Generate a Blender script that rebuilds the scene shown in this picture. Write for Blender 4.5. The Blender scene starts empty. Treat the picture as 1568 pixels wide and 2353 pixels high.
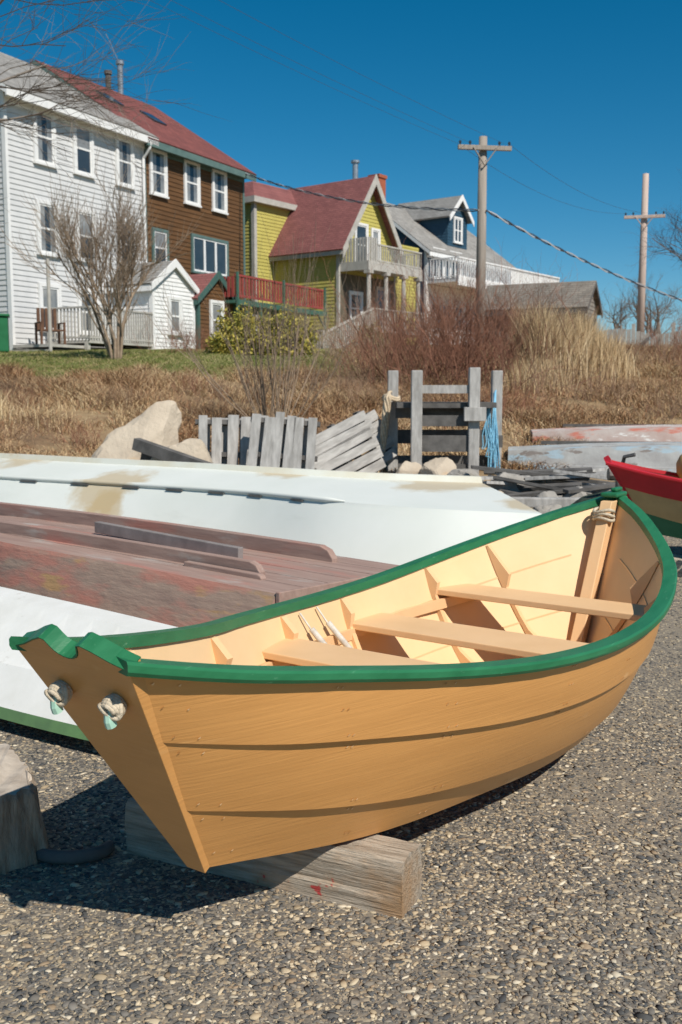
import bpy, math, random, bmesh
import numpy as np
from mathutils import Vector, Matrix, noise, Quaternion
random.seed(7); rng=np.random.default_rng(7)
S=bpy.context.scene
COL=S.collection
R=math.radians
# ------------------------------------------------------------ materials
def mat(name,c1,c2=None,sc=4,st=(1,1,1),rough=.7,bump=0,bsc=30,bst=None,lo=.35,hi=.65,c3=None,sc3=2,st3=None,lo3=.55,hi3=.6,
        c4=None,sc4=3,lo4=.6,hi4=.63,spec=.3,metal=0,attr=False,bdist=.01,spots=None,spotc=(.5,.37,.19)):
    m=bpy.data.materials.new(name); m.use_nodes=True
    n=m.node_tree.nodes; l=m.node_tree.links; b=n['Principled BSDF']
    b.inputs['Roughness'].default_value=rough; b.inputs['Metallic'].default_value=metal
    b.inputs['Specular IOR Level'].default_value=spec
    tc=n.new('ShaderNodeTexCoord')
    def mp(s):
        x=n.new('ShaderNodeMapping'); x.inputs['Scale'].default_value=s; l.new(tc.outputs['Object'],x.inputs[0]); return x.outputs[0]
    def nz(scale,s,lo,hi,detail=6):
        t=n.new('ShaderNodeTexNoise'); t.inputs['Scale'].default_value=scale; t.inputs['Detail'].default_value=detail
        t.inputs['Roughness'].default_value=.6
        l.new(mp(s),t.inputs['Vector'])
        r=n.new('ShaderNodeMapRange'); r.inputs[1].default_value=lo; r.inputs[2].default_value=hi
        l.new(t.outputs[0],r.inputs[0]); return r.outputs[0],t.outputs[0]
    def mix(fac,a,bb):
        x=n.new('ShaderNodeMix'); x.data_type='RGBA'; l.new(fac,x.inputs[0])
        for k,v in ((6,a),(7,bb)):
            if isinstance(v,tuple): x.inputs[k].default_value=(*v,1)
            else: l.new(v,x.inputs[k])
        return x.outputs[2]
    col=c1
    if attr:
        a=n.new('ShaderNodeAttribute'); a.attribute_name='Col'; col=a.outputs['Color']
    if c2: col=mix(nz(sc,st,lo,hi)[0],col,c2)
    if c3: col=mix(nz(sc3,st3 or st,lo3,hi3)[0],col,c3)
    if c4: col=mix(nz(sc4,st3 or st,lo4,hi4)[0],col,c4)
    if spots:
        nn=nz(2.2,(1,1,1),0,1)[1]
        for (p,r) in spots:
            d=n.new('ShaderNodeVectorMath'); d.operation='DISTANCE'; l.new(tc.outputs['Object'],d.inputs[0]); d.inputs[1].default_value=p
            a=n.new('ShaderNodeMath'); a.operation='DIVIDE'; l.new(d.outputs['Value'],a.inputs[0]); a.inputs[1].default_value=r
            s_=n.new('ShaderNodeMath'); s_.operation='MULTIPLY_ADD'; l.new(nn,s_.inputs[0]); s_.inputs[1].default_value=2.2; l.new(a.outputs[0],s_.inputs[2])
            rr=n.new('ShaderNodeMapRange'); rr.inputs[1].default_value=1.75; rr.inputs[2].default_value=2.1; rr.inputs[3].default_value=.7; rr.inputs[4].default_value=0; l.new(s_.outputs[0],rr.inputs[0])
            col=mix(rr.outputs[0],col,spotc)
    if isinstance(col,tuple): b.inputs['Base Color'].default_value=(*col,1)
    else: l.new(col,b.inputs['Base Color'])
    if bump:
        f=nz(bsc,bst or st,0,1,8)[1]
        bp=n.new('ShaderNodeBump'); bp.inputs['Strength'].default_value=bump; bp.inputs['Distance'].default_value=bdist
        l.new(f,bp.inputs['Height']); l.new(bp.outputs[0],b.inputs['Normal'])
    return m
def shingle(name,c1,c2,axis='x',row=.16,w=.3):
    m=mat(name,c1,c2,sc=1.5,rough=.85)
    n=m.node_tree.nodes; l=m.node_tree.links; b=n['Principled BSDF']
    tc=n.new('ShaderNodeTexCoord'); sp=n.new('ShaderNodeSeparateXYZ'); cb=n.new('ShaderNodeCombineXYZ')
    l.new(tc.outputs['Object'],sp.inputs[0]); l.new(sp.outputs[0 if axis=='x' else 1],cb.inputs[0]); l.new(sp.outputs[2],cb.inputs[1])
    br=n.new('ShaderNodeTexBrick'); br.inputs['Scale'].default_value=1; br.inputs['Brick Width'].default_value=w; br.inputs['Row Height'].default_value=row*.6
    br.inputs['Mortar Size'].default_value=.012
    br.inputs['Color1'].default_value=(1,1,1,1); br.inputs['Color2'].default_value=(.72,.72,.72,1); br.inputs['Mortar'].default_value=(.45,.45,.45,1)
    l.new(cb.outputs[0],br.inputs['Vector'])
    old=b.inputs['Base Color'].links[0].from_socket
    x=n.new('ShaderNodeMix'); x.data_type='RGBA'; x.blend_type='MULTIPLY'; x.inputs[0].default_value=.8
    l.new(old,x.inputs[6]); l.new(br.outputs[0],x.inputs[7]); l.new(x.outputs[2],b.inputs['Base Color'])
    bp=n.new('ShaderNodeBump'); bp.inputs['Strength'].default_value=.5; bp.inputs['Distance'].default_value=.02
    l.new(br.outputs[0],bp.inputs['Height']); l.new(bp.outputs[0],b.inputs['Normal'])
    return m
# ------------------------------------------------------------ mesh builder
class MB:
    def __init__(s): s.v=[]; s.f=[]; s.m=[]
    def add(s,vs,fs,mi=0):
        o=len(s.v); s.v+= [tuple(p) for p in vs]; s.f+=[tuple(i+o for i in f) for f in fs]; s.m+=[mi]*len(fs)
    def box(s,x0,x1,y0,y1,z0,z1,mi=0,M=None):
        vs=[Vector(p) for p in ((x0,y0,z0),(x1,y0,z0),(x1,y1,z0),(x0,y1,z0),(x0,y0,z1),(x1,y0,z1),(x1,y1,z1),(x0,y1,z1))]
        if M: vs=[M@p for p in vs]
        s.add(vs,[(0,3,2,1),(4,5,6,7),(0,1,5,4),(1,2,6,5),(2,3,7,6),(3,0,4,7)],mi)
    def beam(s,a,b,w,h,mi=0,up=(0,0,1)):
        a=Vector(a); b=Vector(b); d=(b-a); L=d.length; d.normalize()
        u=Vector(up); x=d.cross(u)
        if x.length<1e-3: x=d.cross(Vector((0,1,0)))
        x.normalize(); u=x.cross(d)
        M=Matrix.Translation(a)@Matrix((x,d,u)).transposed().to_4x4()
        s.box(-w/2,w/2,0,L,-h/2,h/2,mi,M)
    def tube(s,pts,rad,n=6,mi=0,cap=True):
        pts=[Vector(p) for p in pts]; N=len(pts)
        if not hasattr(rad,'__len__'): rad=[rad]*N
        d=(pts[1]-pts[0]).normalized(); x=d.orthogonal().normalized(); vs=[]
        for i,p in enumerate(pts):
            t=(pts[min(i+1,N-1)]-pts[max(i-1,0)]).normalized()
            x=(x-t*x.dot(t)); 
            x = x.normalized() if x.length>1e-5 else t.orthogonal().normalized()
            y=t.cross(x)
            for k in range(n):
                a=2*math.pi*k/n; vs.append(p+(x*math.cos(a)+y*math.sin(a))*rad[i])
        fs=[(i*n+k,i*n+(k+1)%n,(i+1)*n+(k+1)%n,(i+1)*n+k) for i in range(N-1) for k in range(n)]
        if cap: fs+=[tuple(range(n))[::-1],tuple((N-1)*n+k for k in range(n))]
        s.add(vs,fs,mi)
    def prism(s,pts,off,mi=0):
        pts=[Vector(p) for p in pts]; off=Vector(off); n=len(pts)
        fs=[tuple(range(n)),tuple(range(n,2*n))[::-1]]+[(i,i+n,(i+1)%n+n,(i+1)%n) for i in range(n)]
        s.add(pts+[p+off for p in pts],fs,mi)
    def siding(s,O,U,Nn,wl,wr,z0,z1,step=.14,out=.022,mi=0):
        O=Vector(O);U=Vector(U);Nn=Vector(Nn); z=z0
        while z<z1-1e-4:
            zt=min(z+step,z1)
            a0,b0,a1,b1=wl(z),wr(z),wl(zt),wr(zt)
            if b0-a0<.01: break
            Z=Vector((0,0,1))
            p=[O+U*a0+Z*z, O+U*b0+Z*z, O+U*b0+Z*z+Nn*out, O+U*a0+Z*z+Nn*out, O+U*a1+Z*zt, O+U*b1+Z*zt]
            s.add(p,[(0,1,2,3),(3,2,5,4)],mi); z=zt
    def obj(s,name,mats,parent=None,loc=(0,0,0),rz=0,rot=None,smooth=False,bevel=0,label=None):
        me=bpy.data.meshes.new(name); me.from_pydata(s.v,[],s.f)
        if not isinstance(mats,(list,tuple)): mats=[mats]
        for m in mats: me.materials.append(m)
        me.polygons.foreach_set('material_index',s.m)
        if smooth: me.polygons.foreach_set('use_smooth',[True]*len(s.f))
        me.update()
        o=bpy.data.objects.new(name,me); COL.objects.link(o); o.location=loc
        o.rotation_euler=rot if rot else (0,0,rz)
        if parent: o.parent=parent
        if bevel:
            b=o.modifiers.new('b','BEVEL'); b.width=bevel; b.segments=2; b.limit_method='ANGLE'; b.angle_limit=R(40)
        if label: o['label']=label
        return o
def tag(o,label,cat,group=None,kind=None):
    o['label']=label; o['category']=cat
    if group: o['group']=group
    if kind: o['kind']=kind
    return o
def empty(name,loc,rz,label,cat,group=None,rot=None):
    e=bpy.data.objects.new(name,None); COL.objects.link(e); e.location=loc; e.rotation_euler=rot if rot else (0,0,rz); e.empty_display_size=.2
    return tag(e,label,cat,group)
def npmesh(name,V,F,C,m,parent=None,smooth=False):
    me=bpy.data.meshes.new(name); V=np.asarray(V,dtype=np.float32).reshape(-1,3); F=np.asarray(F,dtype=np.int32)
    k=F.shape[1]
    me.vertices.add(len(V)); me.vertices.foreach_set('co',V.ravel())
    me.loops.add(F.size); me.loops.foreach_set('vertex_index',F.ravel())
    me.polygons.add(len(F)); me.polygons.foreach_set('loop_start',np.arange(0,F.size,k,dtype=np.int32))
    me.update(calc_edges=True)
    if C is not None:
        a=me.color_attributes.new('Col','FLOAT_COLOR','POINT')
        cc=np.ones((len(V),4),dtype=np.float32); cc[:,:3]=C; a.data.foreach_set('color',cc.ravel())
    me.materials.append(m)
    if smooth: me.polygons.foreach_set('use_smooth',np.ones(len(F),dtype=bool))
    o=bpy.data.objects.new(name,me); COL.objects.link(o)
    if parent: o.parent=parent
    return o
# ------------------------------------------------------------ ground
GY=[-50,6,9,12,16,20,25,30,36,45,60,100,700]; GZ=[0,0,.28,.62,1.22,1.8,2.35,2.75,2.95,3.5,4.2,5,6]
def gh(x,y):
    z=float(np.interp(y,GY,GZ))
    if y>8.5:
        k=min(1,(y-8.5)/3)
        z+=k*.12*noise.noise(Vector((x*.35,y*.35,0)))+k*.05*noise.noise(Vector((x*1.3,y*1.3,5)))
    return z
def ticks(segs):
    o=[]
    for a,b,st in segs: o+=list(np.arange(a,b,st))
    return o+[segs[-1][1]]
xs=ticks([(-400,-60,40),(-60,-16,4),(-16,16,.4),(16,60,4),(60,400,40)])
ys=ticks([(-50,0,10),(0,6,1),(6,30,.35),(30,70,2),(70,700,60)])
gv=[(x,y,gh(x,y)) for y in ys for x in xs]; nx=len(xs)
gf=[(j*nx+i,j*nx+i+1,(j+1)*nx+i+1,(j+1)*nx+i) for j in range(len(ys)-1) for i in range(nx-1)]
gm=bpy.data.materials.new('gravel_and_grass'); gm.use_nodes=True
n=gm.node_tree.nodes; l=gm.node_tree.links; b=n['Principled BSDF']; b.inputs['Roughness'].default_value=.9; b.inputs['Specular IOR Level'].default_value=.15
tc=n.new('ShaderNodeTexCoord')
def N_(t,**k):
    x=n.new(t)
    for a,v in k.items(): setattr(x,a,v)
    return x
def noi(sc,lo=0,hi=1):
    t=N_('ShaderNodeTexNoise'); t.inputs['Scale'].default_value=sc; t.inputs['Detail'].default_value=6; l.new(tc.outputs['Object'],t.inputs['Vector'])
    r=N_('ShaderNodeMapRange'); r.inputs[1].default_value=lo; r.inputs[2].default_value=hi; l.new(t.outputs[0],r.inputs[0]); return r.outputs[0]
def mx(f,a,bb):
    x=N_('ShaderNodeMix',data_type='RGBA'); 
    l.new(f,x.inputs[0])
    for k,v in ((6,a),(7,bb)):
        if isinstance(v,tuple): x.inputs[k].default_value=(*v,1)
        else: l.new(v,x.inputs[k])
    return x.outputs[2]
vo=N_('ShaderNodeTexVoronoi'); vo.inputs['Scale'].default_value=95; l.new(tc.outputs['Object'],vo.inputs['Vector'])
sep=N_('ShaderNodeSeparateColor'); l.new(vo.outputs['Color'],sep.inputs[0])
cr=N_('ShaderNodeValToRGB'); l.new(sep.outputs[0],cr.inputs[0]); e=cr.color_ramp; e.interpolation='CONSTANT'
e.elements[0].color=(.11,.10,.09,1); e.elements[1].position=.22; e.elements[1].color=(.18,.16,.135,1)
for p,c in ((.45,(.24,.205,.16)),(.60,(.13,.12,.11)),(.72,(.38,.30,.20)),(.88,(.48,.40,.28))):
    q=e.elements.new(p); q.color=(*c,1)
grav=mx(noi(1.2,.35,.7),cr.outputs[0],(.23,.195,.15))
dry=mx(noi(3,.35,.65),(.24,.16,.09),(.38,.27,.15)); dry=mx(noi(.7,.5,.65),dry,(.19,.12,.07))
lawn=mx(noi(1.5,.4,.6),(.11,.14,.035),(.26,.21,.09))
sx=N_('ShaderNodeSeparateXYZ'); l.new(tc.outputs['Object'],sx.inputs[0])
def mr(inp,a,bb):
    r=N_('ShaderNodeMapRange',interpolation_type='SMOOTHSTEP'); r.inputs[1].default_value=a; r.inputs[2].default_value=bb; l.new(inp,r.inputs[0]); return r.outputs[0]
def mth(op,a,bb):
    x=N_('ShaderNodeMath',operation=op); 
    for i,v in enumerate((a,bb)):
        if isinstance(v,(int,float)): x.inputs[i].default_value=v
        else: l.new(v,x.inputs[i])
    return x.outputs[0]
yn=mth('ADD',sx.outputs[1],mth('MULTIPLY',noi(.8),2.5))
c=mx(mr(yn,10.8,12.6),grav,dry)
lm=mth('MULTIPLY',mr(yn,20.5,23),mth('SUBTRACT',1,mr(sx.outputs[0],-.5,1.8)))
c=mx(lm,c,lawn)
l.new(c,b.inputs['Base Color'])
bp=N_('ShaderNodeBump'); bp.inputs['Strength'].default_value=.5; bp.inputs['Distance'].default_value=.005; l.new(vo.outputs['Distance'],bp.inputs['Height']); bp.invert=True
l.new(bp.outputs[0],b.inputs['Normal'])
g=MB(); g.add(gv,gf); go=g.obj('ground',gm,smooth=True); tag(go,'gravel beach rising to a dry grassy bank','ground',kind='structure')
# pebbles: flat angular chips
attrm=mat('stone_chips',(1,1,1),attr=True,rough=.9,bump=.2,bsc=200,bdist=.002,spec=.15)
def ico():
    t=(1+5**.5)/2
    v=np.array([(-1,t,0),(1,t,0),(-1,-t,0),(1,-t,0),(0,-1,t),(0,1,t),(0,-1,-t),(0,1,-t),(t,0,-1),(t,0,1),(-t,0,-1),(-t,0,1)],float)
    v/=np.linalg.norm(v[0])
    f=np.array([(0,11,5),(0,5,1),(0,1,7),(0,7,10),(0,10,11),(1,5,9),(5,11,4),(11,10,2),(10,7,6),(7,1,8),(3,9,4),(3,4,2),(3,2,6),(3,6,8),(3,8,9),(4,9,5),(2,4,11),(6,2,10),(8,6,7),(9,8,1)])
    return v,f
IV,IF=ico()
PV=[];PF=[];PC=[];cnt=0
pal=np.array([(.10,.098,.093),(.14,.132,.12),(.19,.172,.148),(.26,.225,.18),(.085,.085,.085),(.42,.33,.215),(.52,.425,.29),(.31,.23,.15),(.60,.52,.39)])
for (y0,y1,num,r0,r1,xlo,big) in ((1.9,3.4,38000,.003,.0095,-9,0),(3.4,5.6,38000,.0045,.0095,-9,0),(5.6,9.5,20000,.007,.013,.3,0),(1.9,4.8,11000,.0065,.0155,-9,1)):
    y=y0+(y1-y0)*rng.random(num); x=(rng.random(num)*2-1)*(.42*y+.15); k=x>xlo; x=x[k];y=y[k]; N=len(x)
    dens=.5+.5*np.sin(x*2.3+np.sin(y*3.1))*np.sin(y*2.7+x); k=rng.random(N)<.45+.55*dens; x=x[k];y=y[k];N=len(x)
    r=r0+(r1-r0)*rng.random(N)**2
    sc=np.stack([r*(.8+.8*rng.random(N)),r*(.5+.5*rng.random(N)),r*(.18+.22*rng.random(N))],1)
    v=IV[None]*(1+.8*(rng.random((N,12,1))-.5))*sc[:,None,:]
    v[...,2]=np.minimum(v[...,2],sc[:,2:3]*.45)
    a=rng.random(N)*6.283; tl=(rng.random(N)-.5)*.5
    ca,sa,ct,stt=np.cos(a)[:,None],np.sin(a)[:,None],np.cos(tl)[:,None],np.sin(tl)[:,None]
    X,Y,Z=v[...,0],v[...,1],v[...,2]
    Y,Z=Y*ct-Z*stt,Y*stt+Z*ct
    X,Y=X*ca-Y*sa,X*sa+Y*ca
    gz=np.interp(y,GY,GZ)
    v=np.stack([X+x[:,None],Y+y[:,None],Z+gz[:,None]+sc[:,2:3]*.35],-1)
    ci=rng.choice(9,N,p=[.17,.16,.14,.12,.11,.11,.10,.05,.04]) if not big else rng.choice(9,N,p=[.11,.1,.09,.11,.08,.17,.19,.07,.08])
    c_=pal[ci]*(.8+.4*rng.random((N,1)))
    PV.append(v.reshape(-1,3)); PF.append((IF[None]+(np.arange(N)*12)[:,None,None]+cnt).reshape(-1,3)); PC.append(np.repeat(c_,12,0)); cnt+=N*12
o=npmesh('gravel',np.concatenate(PV),np.concatenate(PF),np.concatenate(PC),attrm); tag(o,'loose grey and beige gravel chips on the beach','gravel',kind='stuff')
# ------------------------------------------------------------ boats
def smooth_interp(X,Y):
    X=np.array(X,float);Y=np.array(Y,float); d=np.gradient(Y,X)
    def f(x):
        x=min(max(x,X[0]),X[-1]); i=min(int(np.searchsorted(X,x,side='right'))-1,len(X)-2); h=X[i+1]-X[i]; t=(x-X[i])/h
        return (2*t**3-3*t*t+1)*Y[i]+(t**3-2*t*t+t)*h*d[i]+(-2*t**3+3*t*t)*Y[i+1]+(t**3-t*t)*h*d[i+1]
    return f
SX=[-.44,-.2,.2,.5,.8,1.13,1.45,1.84,2.17,2.42,2.75,3.0,3.14]
fW=smooth_interp(SX,[.178,.25,.36,.455,.555,.62,.645,.632,.575,.50,.33,.155,.016])
fZ=smooth_interp(SX,[.91,.85,.772,.722,.687,.662,.652,.665,.705,.75,.835,.91,.96])
X0C=-.04; ZB=.24
CXs=[X0C,.45,1,1.5,2,2.4,2.72]
gW=smooth_interp(CXs,[.03,.20,.31,.375,.35,.20,.012]); gZ=smooth_interp(CXs,[ZB,.182,.150,.132,.138,.17,.22])
def hp(q,f,off=0,side=1):
    xs_=-.44+3.58*q; xc=X0C+(2.72-X0C)*q
    x=xs_*f+xc*(1-f); w=fW(xs_)*f+gW(xc)*(1-f); z=fZ(xs_)*f+gZ(xc)*(1-f)
    w+=.045*math.sin(math.pi*f)*math.sin(math.pi*q)**.6
    w=max(w+off*.9,.001); z-=off*.4
    return Vector((x,side*w,z))
def hwat(x,z,off=-.018):
    lo,hi=0,1
    for _ in range(30):
        f=(lo+hi)/2; x0=-.44*f+X0C*(1-f); x1=3.14*f+2.72*(1-f); q=min(max((x-x0)/(x1-x0),0),1)
        p=hp(q,f,off)
        if p.z<z: lo=f
        else: hi=f
    return p.y
def F1(q): return .33-.12*math.sin(math.pi*min(q*1.1,1))
def F2(q): return .67-.02*math.sin(math.pi*q)
def dory(root,mats_hull,m_in,m_rail,m_trans,m_seat,detail=True):
    NQ=70
    h=MB()
    for side in (1,-1):
        cols=[]
        for i in range(NQ+1):
            q=i/NQ; bd=[0,F1(q),F2(q),1]; row=[]
            for j in range(3):
                for k in range(5):
                    t=k/4; f=bd[j]+(bd[j+1]-bd[j])*t; row.append((hp(q,f,.016*(1-t)*min(1,q*6+.35) if j else .0,side)))
            for k in range(9): row.append(hp(q,1-k/8,-.018,side))
            cols.append(row)
        nr=len(cols[0]); o=len(h.v)
        vs=[p for r in cols for p in r]; fs=[];ms=[]
        for i in range(NQ):
            for k in range(nr-1):
                a=(i*nr+k,(i+1)*nr+k,(i+1)*nr+k+1,i*nr+k+1); fs.append(a if side>0 else a[::-1])
                ms.append(0 if k<5 else 1 if k<10 else 2 if k<14 else 3)
        h.v+=[tuple(p) for p in vs]; h.f+=[tuple(i+o for i in f) for f in fs]; h.m+=ms
    o=len(h.v)
    for i in range(NQ+1):
        q=i/NQ; a=hp(q,0,0,1); b_=hp(q,0,0,-1); c1=hp(q,0.045,-.018,1); c2=hp(q,.045,-.018,-1)
        h.v+=[tuple(a),tuple(b_),tuple(c1),tuple(c2)]
    for i in range(NQ):
        k=o+i*4; h.f+=[(k,k+1,k+5,k+4),(k+2,k+6,k+7,k+3)]; h.m+=[0,3]
    hull=h.obj('hull',mats_hull+[m_in],root,smooth=False)
    hull.data.polygons.foreach_set('use_smooth',[True]*len(hull.data.polygons))
    hull.data.set_sharp_from_angle(angle=R(25))
    for side in (1,-1):
        r=MB(); ring=[]
        for i in range(NQ+1):
            q=i/NQ; q0=max(q-.01,0);q1=min(q+.01,1)
            p=hp(q,1,0,1); t=hp(q1,1,0,1)-hp(q0,1,0,1); nn=Vector((-t.y,t.x,0)).normalized()
            if nn.y<0: nn=-nn
            if q==0: p=p+Vector((-.012,-.003,.004))
            jig=.0025*noise.noise(Vector((q*40,side*3,0)))
            for a,zz in ((-.034,-.022),(.020,-.022),(.027,-.012),(.027,.004),(.021,.011),(-.030,.012)):
                v=p+nn*(a+jig); v.z+=zz; v.y=max(v.y,.002)*side; ring.append(v)
        fs=[]; K=6
        for i in range(NQ):
            for k in range(K):
                a=(i*K+k,i*K+(k+1)%K,(i+1)*K+(k+1)%K,(i+1)*K+k); fs.append(a if side<0 else a[::-1])
        fs+=[tuple(range(K)),tuple(NQ*K+k for k in range(K))[::-1]]
        r.add(ring,fs); ro=r.obj('gunwale',m_rail,root); ro.data.polygons.foreach_set('use_smooth',[True]*len(ro.data.polygons)); ro.data.set_sharp_from_angle(angle=R(35))
    r=MB(); r.box(3.03,3.19,-.045,.045,.962,.985); r.box(3.10,3.2,-.016,.016,.9855,1.006); r.obj('bow_cap',m_rail,root,bevel=.008)
    r=MB(); r.prism([(2.60,-.03,.22),(2.66,-.03,.22),(3.09,-.03,.945),(3.0,-.03,.945)],(0,.06,0)); r.obj('stem',m_seat,root,bevel=.004)
    r=MB(); r.prism([(2.70,-.016,.2),(2.76,-.016,.235),(3.18,-.016,.955),(3.13,-.016,.96)],(0,.032,0)); r.obj('cutwater',mats_hull[2],root,bevel=.004)
    # transom
    E=Vector((-.44-X0C,0,.91-ZB)); Lr=E.length; E.normalize(); NO=Vector((-E.z,0,E.x)); B0=Vector((X0C,0,ZB))
    top=[(-.192,Lr-.004),(-.145,Lr+.012),(-.10,Lr+.034),(-.068,Lr+.046),(-.056,Lr+.043)]
    top+=[(-.050*math.cos(a),Lr+.038-.042*math.sin(a)) for a in np.linspace(0.0,math.pi,11)][1:-1]
    top+=[(.056,Lr+.043),(.068,Lr+.046),(.10,Lr+.034),(.145,Lr+.012),(.192,Lr-.004)]
    pts=[(-.033,-.006)]+top+[(.033,-.006)]
    T=MB(); T.prism([B0+Vector((0,y,0))+E*e_+NO*.014 for y,e_ in pts],-NO*.042); T.obj('transom',m_trans,root,bevel=.002)
    cpm=MB(); ring=[]; m_=len(top)
    for i,(y,e_) in enumerate(top):
        a=top[max(i-1,0)]; b2=top[min(i+1,m_-1)]; d=Vector((b2[0]-a[0],b2[1]-a[1])).normalized(); up=Vector((0,-d.y,0))+E*d.x
        c0=B0+Vector((0,y,0))+E*e_
        for k1,k2 in ((.0155,.0005),(.0155,.004),(-.0305,.004),(-.0305,.0005)): ring.append(c0+NO*k1+up*k2)
    cpm.add(ring,[(i*4+k,i*4+(k+1)%4,(i+1)*4+(k+1)%4,(i+1)*4+k) for i in range(m_-1) for k in range(4)]+[(0,1,2,3),tuple((m_-1)*4+k for k in range(4))])
    cpm.obj('transom_cap',m_rail,root)
    TX=((.97,.555,.23),(1.66,.52,.25),(2.25,.575,.21))
    for (x,z,w) in TX:
        t=MB(); pt=[]
        for xx in np.linspace(x-w/2,x+w/2,4): pt.append((xx,hwat(xx,z)))
        t.prism([(xx,yy,z) for xx,yy in pt]+[(xx,-yy,z) for xx,yy in pt[::-1]],(0,0,-.028)); t.obj('thwart',m_seat,root,bevel=.004)
    FX=(-.02,.5,1.07,1.53,2.14,2.52)
    for x in FX:
        fr=MB()
        zb=gZ(max(x,0.0))+.02
        for side in (1,-1):
            if x<.3: zs=np.linspace(.5,fZ(x)-.03,6)
            else: zs=np.linspace(zb+.01,fZ(x)-.03,9)
            outl=[(hwat(x,z)+.002,z) for z in zs]
            inn=[]
            zl=[.66,.62,.555,.52,.575,.6][FX.index(x)]
            for (yy,z) in outl:
                if z>zl: d=.062*(1-(z-zl)/(zs[-1]-zl))+.012
                else: d=.022+.12*max(0,1-(z-zb)/.16)**1.5
                inn.append((max(yy-d,.01),z))
            for a in range(len(outl)-1):
                fr.prism([(x-.014,side*outl[a][0],outl[a][1]),(x-.014,side*outl[a+1][0],outl[a+1][1]),(x-.014,side*inn[a+1][0],inn[a+1][1]),(x-.014,side*inn[a][0],inn[a][1])],(.028,0,0))
            if x>=.3:
                fr.prism([(x-.014,0,zb-.01),(x-.014,side*outl[0][0],zb+.0),(x-.014,side*inn[0][0],inn[0][1]+.035),(x-.014,0,zb+.04)],(.028,0,0))
        fr.obj('frame',m_seat,root)
    if not detail: return
    nl=MB(); random.seed(3)
    for side in (1,-1):
        for q in [.012,.03,.155,.16,.26,.27,.42,.425,.55,.556,.72,.726,.83]:
            for f_ in (F1(q)*.25,F1(q)*.85,F1(q)+.04,F2(q)-.05,F2(q)+.03,F2(q)+.16,.93):
                p=hp(q,f_,.0016,side)
                if f_>F1(q): 
                    lo_,hi_=(F1(q),F2(q)) if f_<F2(q) else (F2(q),1); p=hp(q,f_,.016*min(1,q*6+.35)*(1-(f_-lo_)/(hi_-lo_))+.0014,side)
                nn=Vector((0,side*.9,-.42)).normalized(); u=nn.cross(Vector((1,0,0))).normalized(); w_=nn.cross(u); k=6
                ring=[p+(u*math.cos(a*1.0472)*.0035+w_*math.sin(a*1.0472)*.0065) for a in range(k)]
                nl.add(ring,[tuple(range(k))])
    nl.obj('nail_heads',mat('nail_paint',(.50,.24,.075),(.82,.55,.29),sc=30,lo=.45,hi=.55,rough=.6),root)
    for side in (1,-1):
        t=MB(); P=[Vector((x,side*(hwat(x,z)-.008),z)) for x,z in ((.75,.5),(1.1,.49),(1.5,.475),(1.9,.49),(2.4,.53))]
        for a,b_ in zip(P[:-1],P[1:]): t.beam(a,b_,.018,.045)
        t.obj('riser',m_seat,root)
    for f_ in (.3,.66):
        for side in (1,-1):
            t=MB(); P=[hp(q,f_,-.0195,side) for q in np.linspace(.06,.96,40)]
            for a,b_ in zip(P[:-1],P[1:]): t.beam(a,b_,.003,.009)
            t.obj('plank_lap',m_in,root)
    t=MB()
    for yy in (-.13,0.0,.13): t.box(.7,2.2,yy-.055,yy+.055,.215,.228)
    t.obj('floor_board',m_seat,root,bevel=.003)
    rope=mat('rope_fibre',(.66,.56,.42),(.46,.38,.27),sc=60,rough=.9,bump=.6,bsc=120)
    mint=mat('mint_plastic',(.46,.68,.55),(.36,.58,.45),sc=20,rough=.5)
    for (y,e_) in ((.085,.665),(-.098,.665)):
        c0=B0+Vector((0,y,0))+E*e_+NO*.020
        k=MB(); pts=[]
        ux=Vector((0,1,0)); uz=E
        for i in range(110):
            a=i/109*2*math.pi*5.5; rr=.018+.006*math.sin(i/109*math.pi); pts.append(c0+NO*(-.003+.034*i/109)+(ux*math.cos(a)+uz*math.sin(a))*rr)
        k.tube(pts,.0065,7)
        pts=[c0+NO*.018+(ux*math.cos(a)*.027+NO*math.sin(a*1)*.019+uz*.015*math.sin(2*a)) for a in np.linspace(0,6.283,28)]
        k.tube(pts,.0065,7)
        k.tube([c0+NO*.0,c0+NO*.030],[.017,.017],10)
        k.obj('rope_knot',rope,root,smooth=True)
        k=MB(); k.tube([c0+NO*.018,c0+NO*.034-E*.008,c0+NO*.040-E*.018,c0+NO*.042-E*.032],[.012,.013,.013,.014],9); k.obj('rope_sleeve',mint,root,smooth=False)
    k=MB()
    for j in range(3):
        c0=Vector((2.97,0,.90-.02*j)); k.tube([c0+Vector((.04*math.cos(a),.05*math.sin(a),.008*math.sin(2*a+j))) for a in np.linspace(0,6.283,22)],.0085,7)
    k.obj('bow_rope',rope,root,smooth=True)
    wt=mat('white_hose',(.72,.68,.6),(.5,.45,.38),sc=30,rough=.6)
    for dx in (0,.13):
        k=MB(); x=1.22+dx; y0=hwat(x,.60)-.01
        k.tube([(x-.03,y0+.0,.625),(x,y0-.03,.56),(x+.02,y0-.07,.49)],[.004,.004,.004],5)
        k.tube([(x,y0-.035,.56),(x+.025,y0-.075,.50),(x+.06,y0-.12,.43)],[.012,.013,.013],8); k.obj('becket',wt,root,smooth=True)
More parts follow.
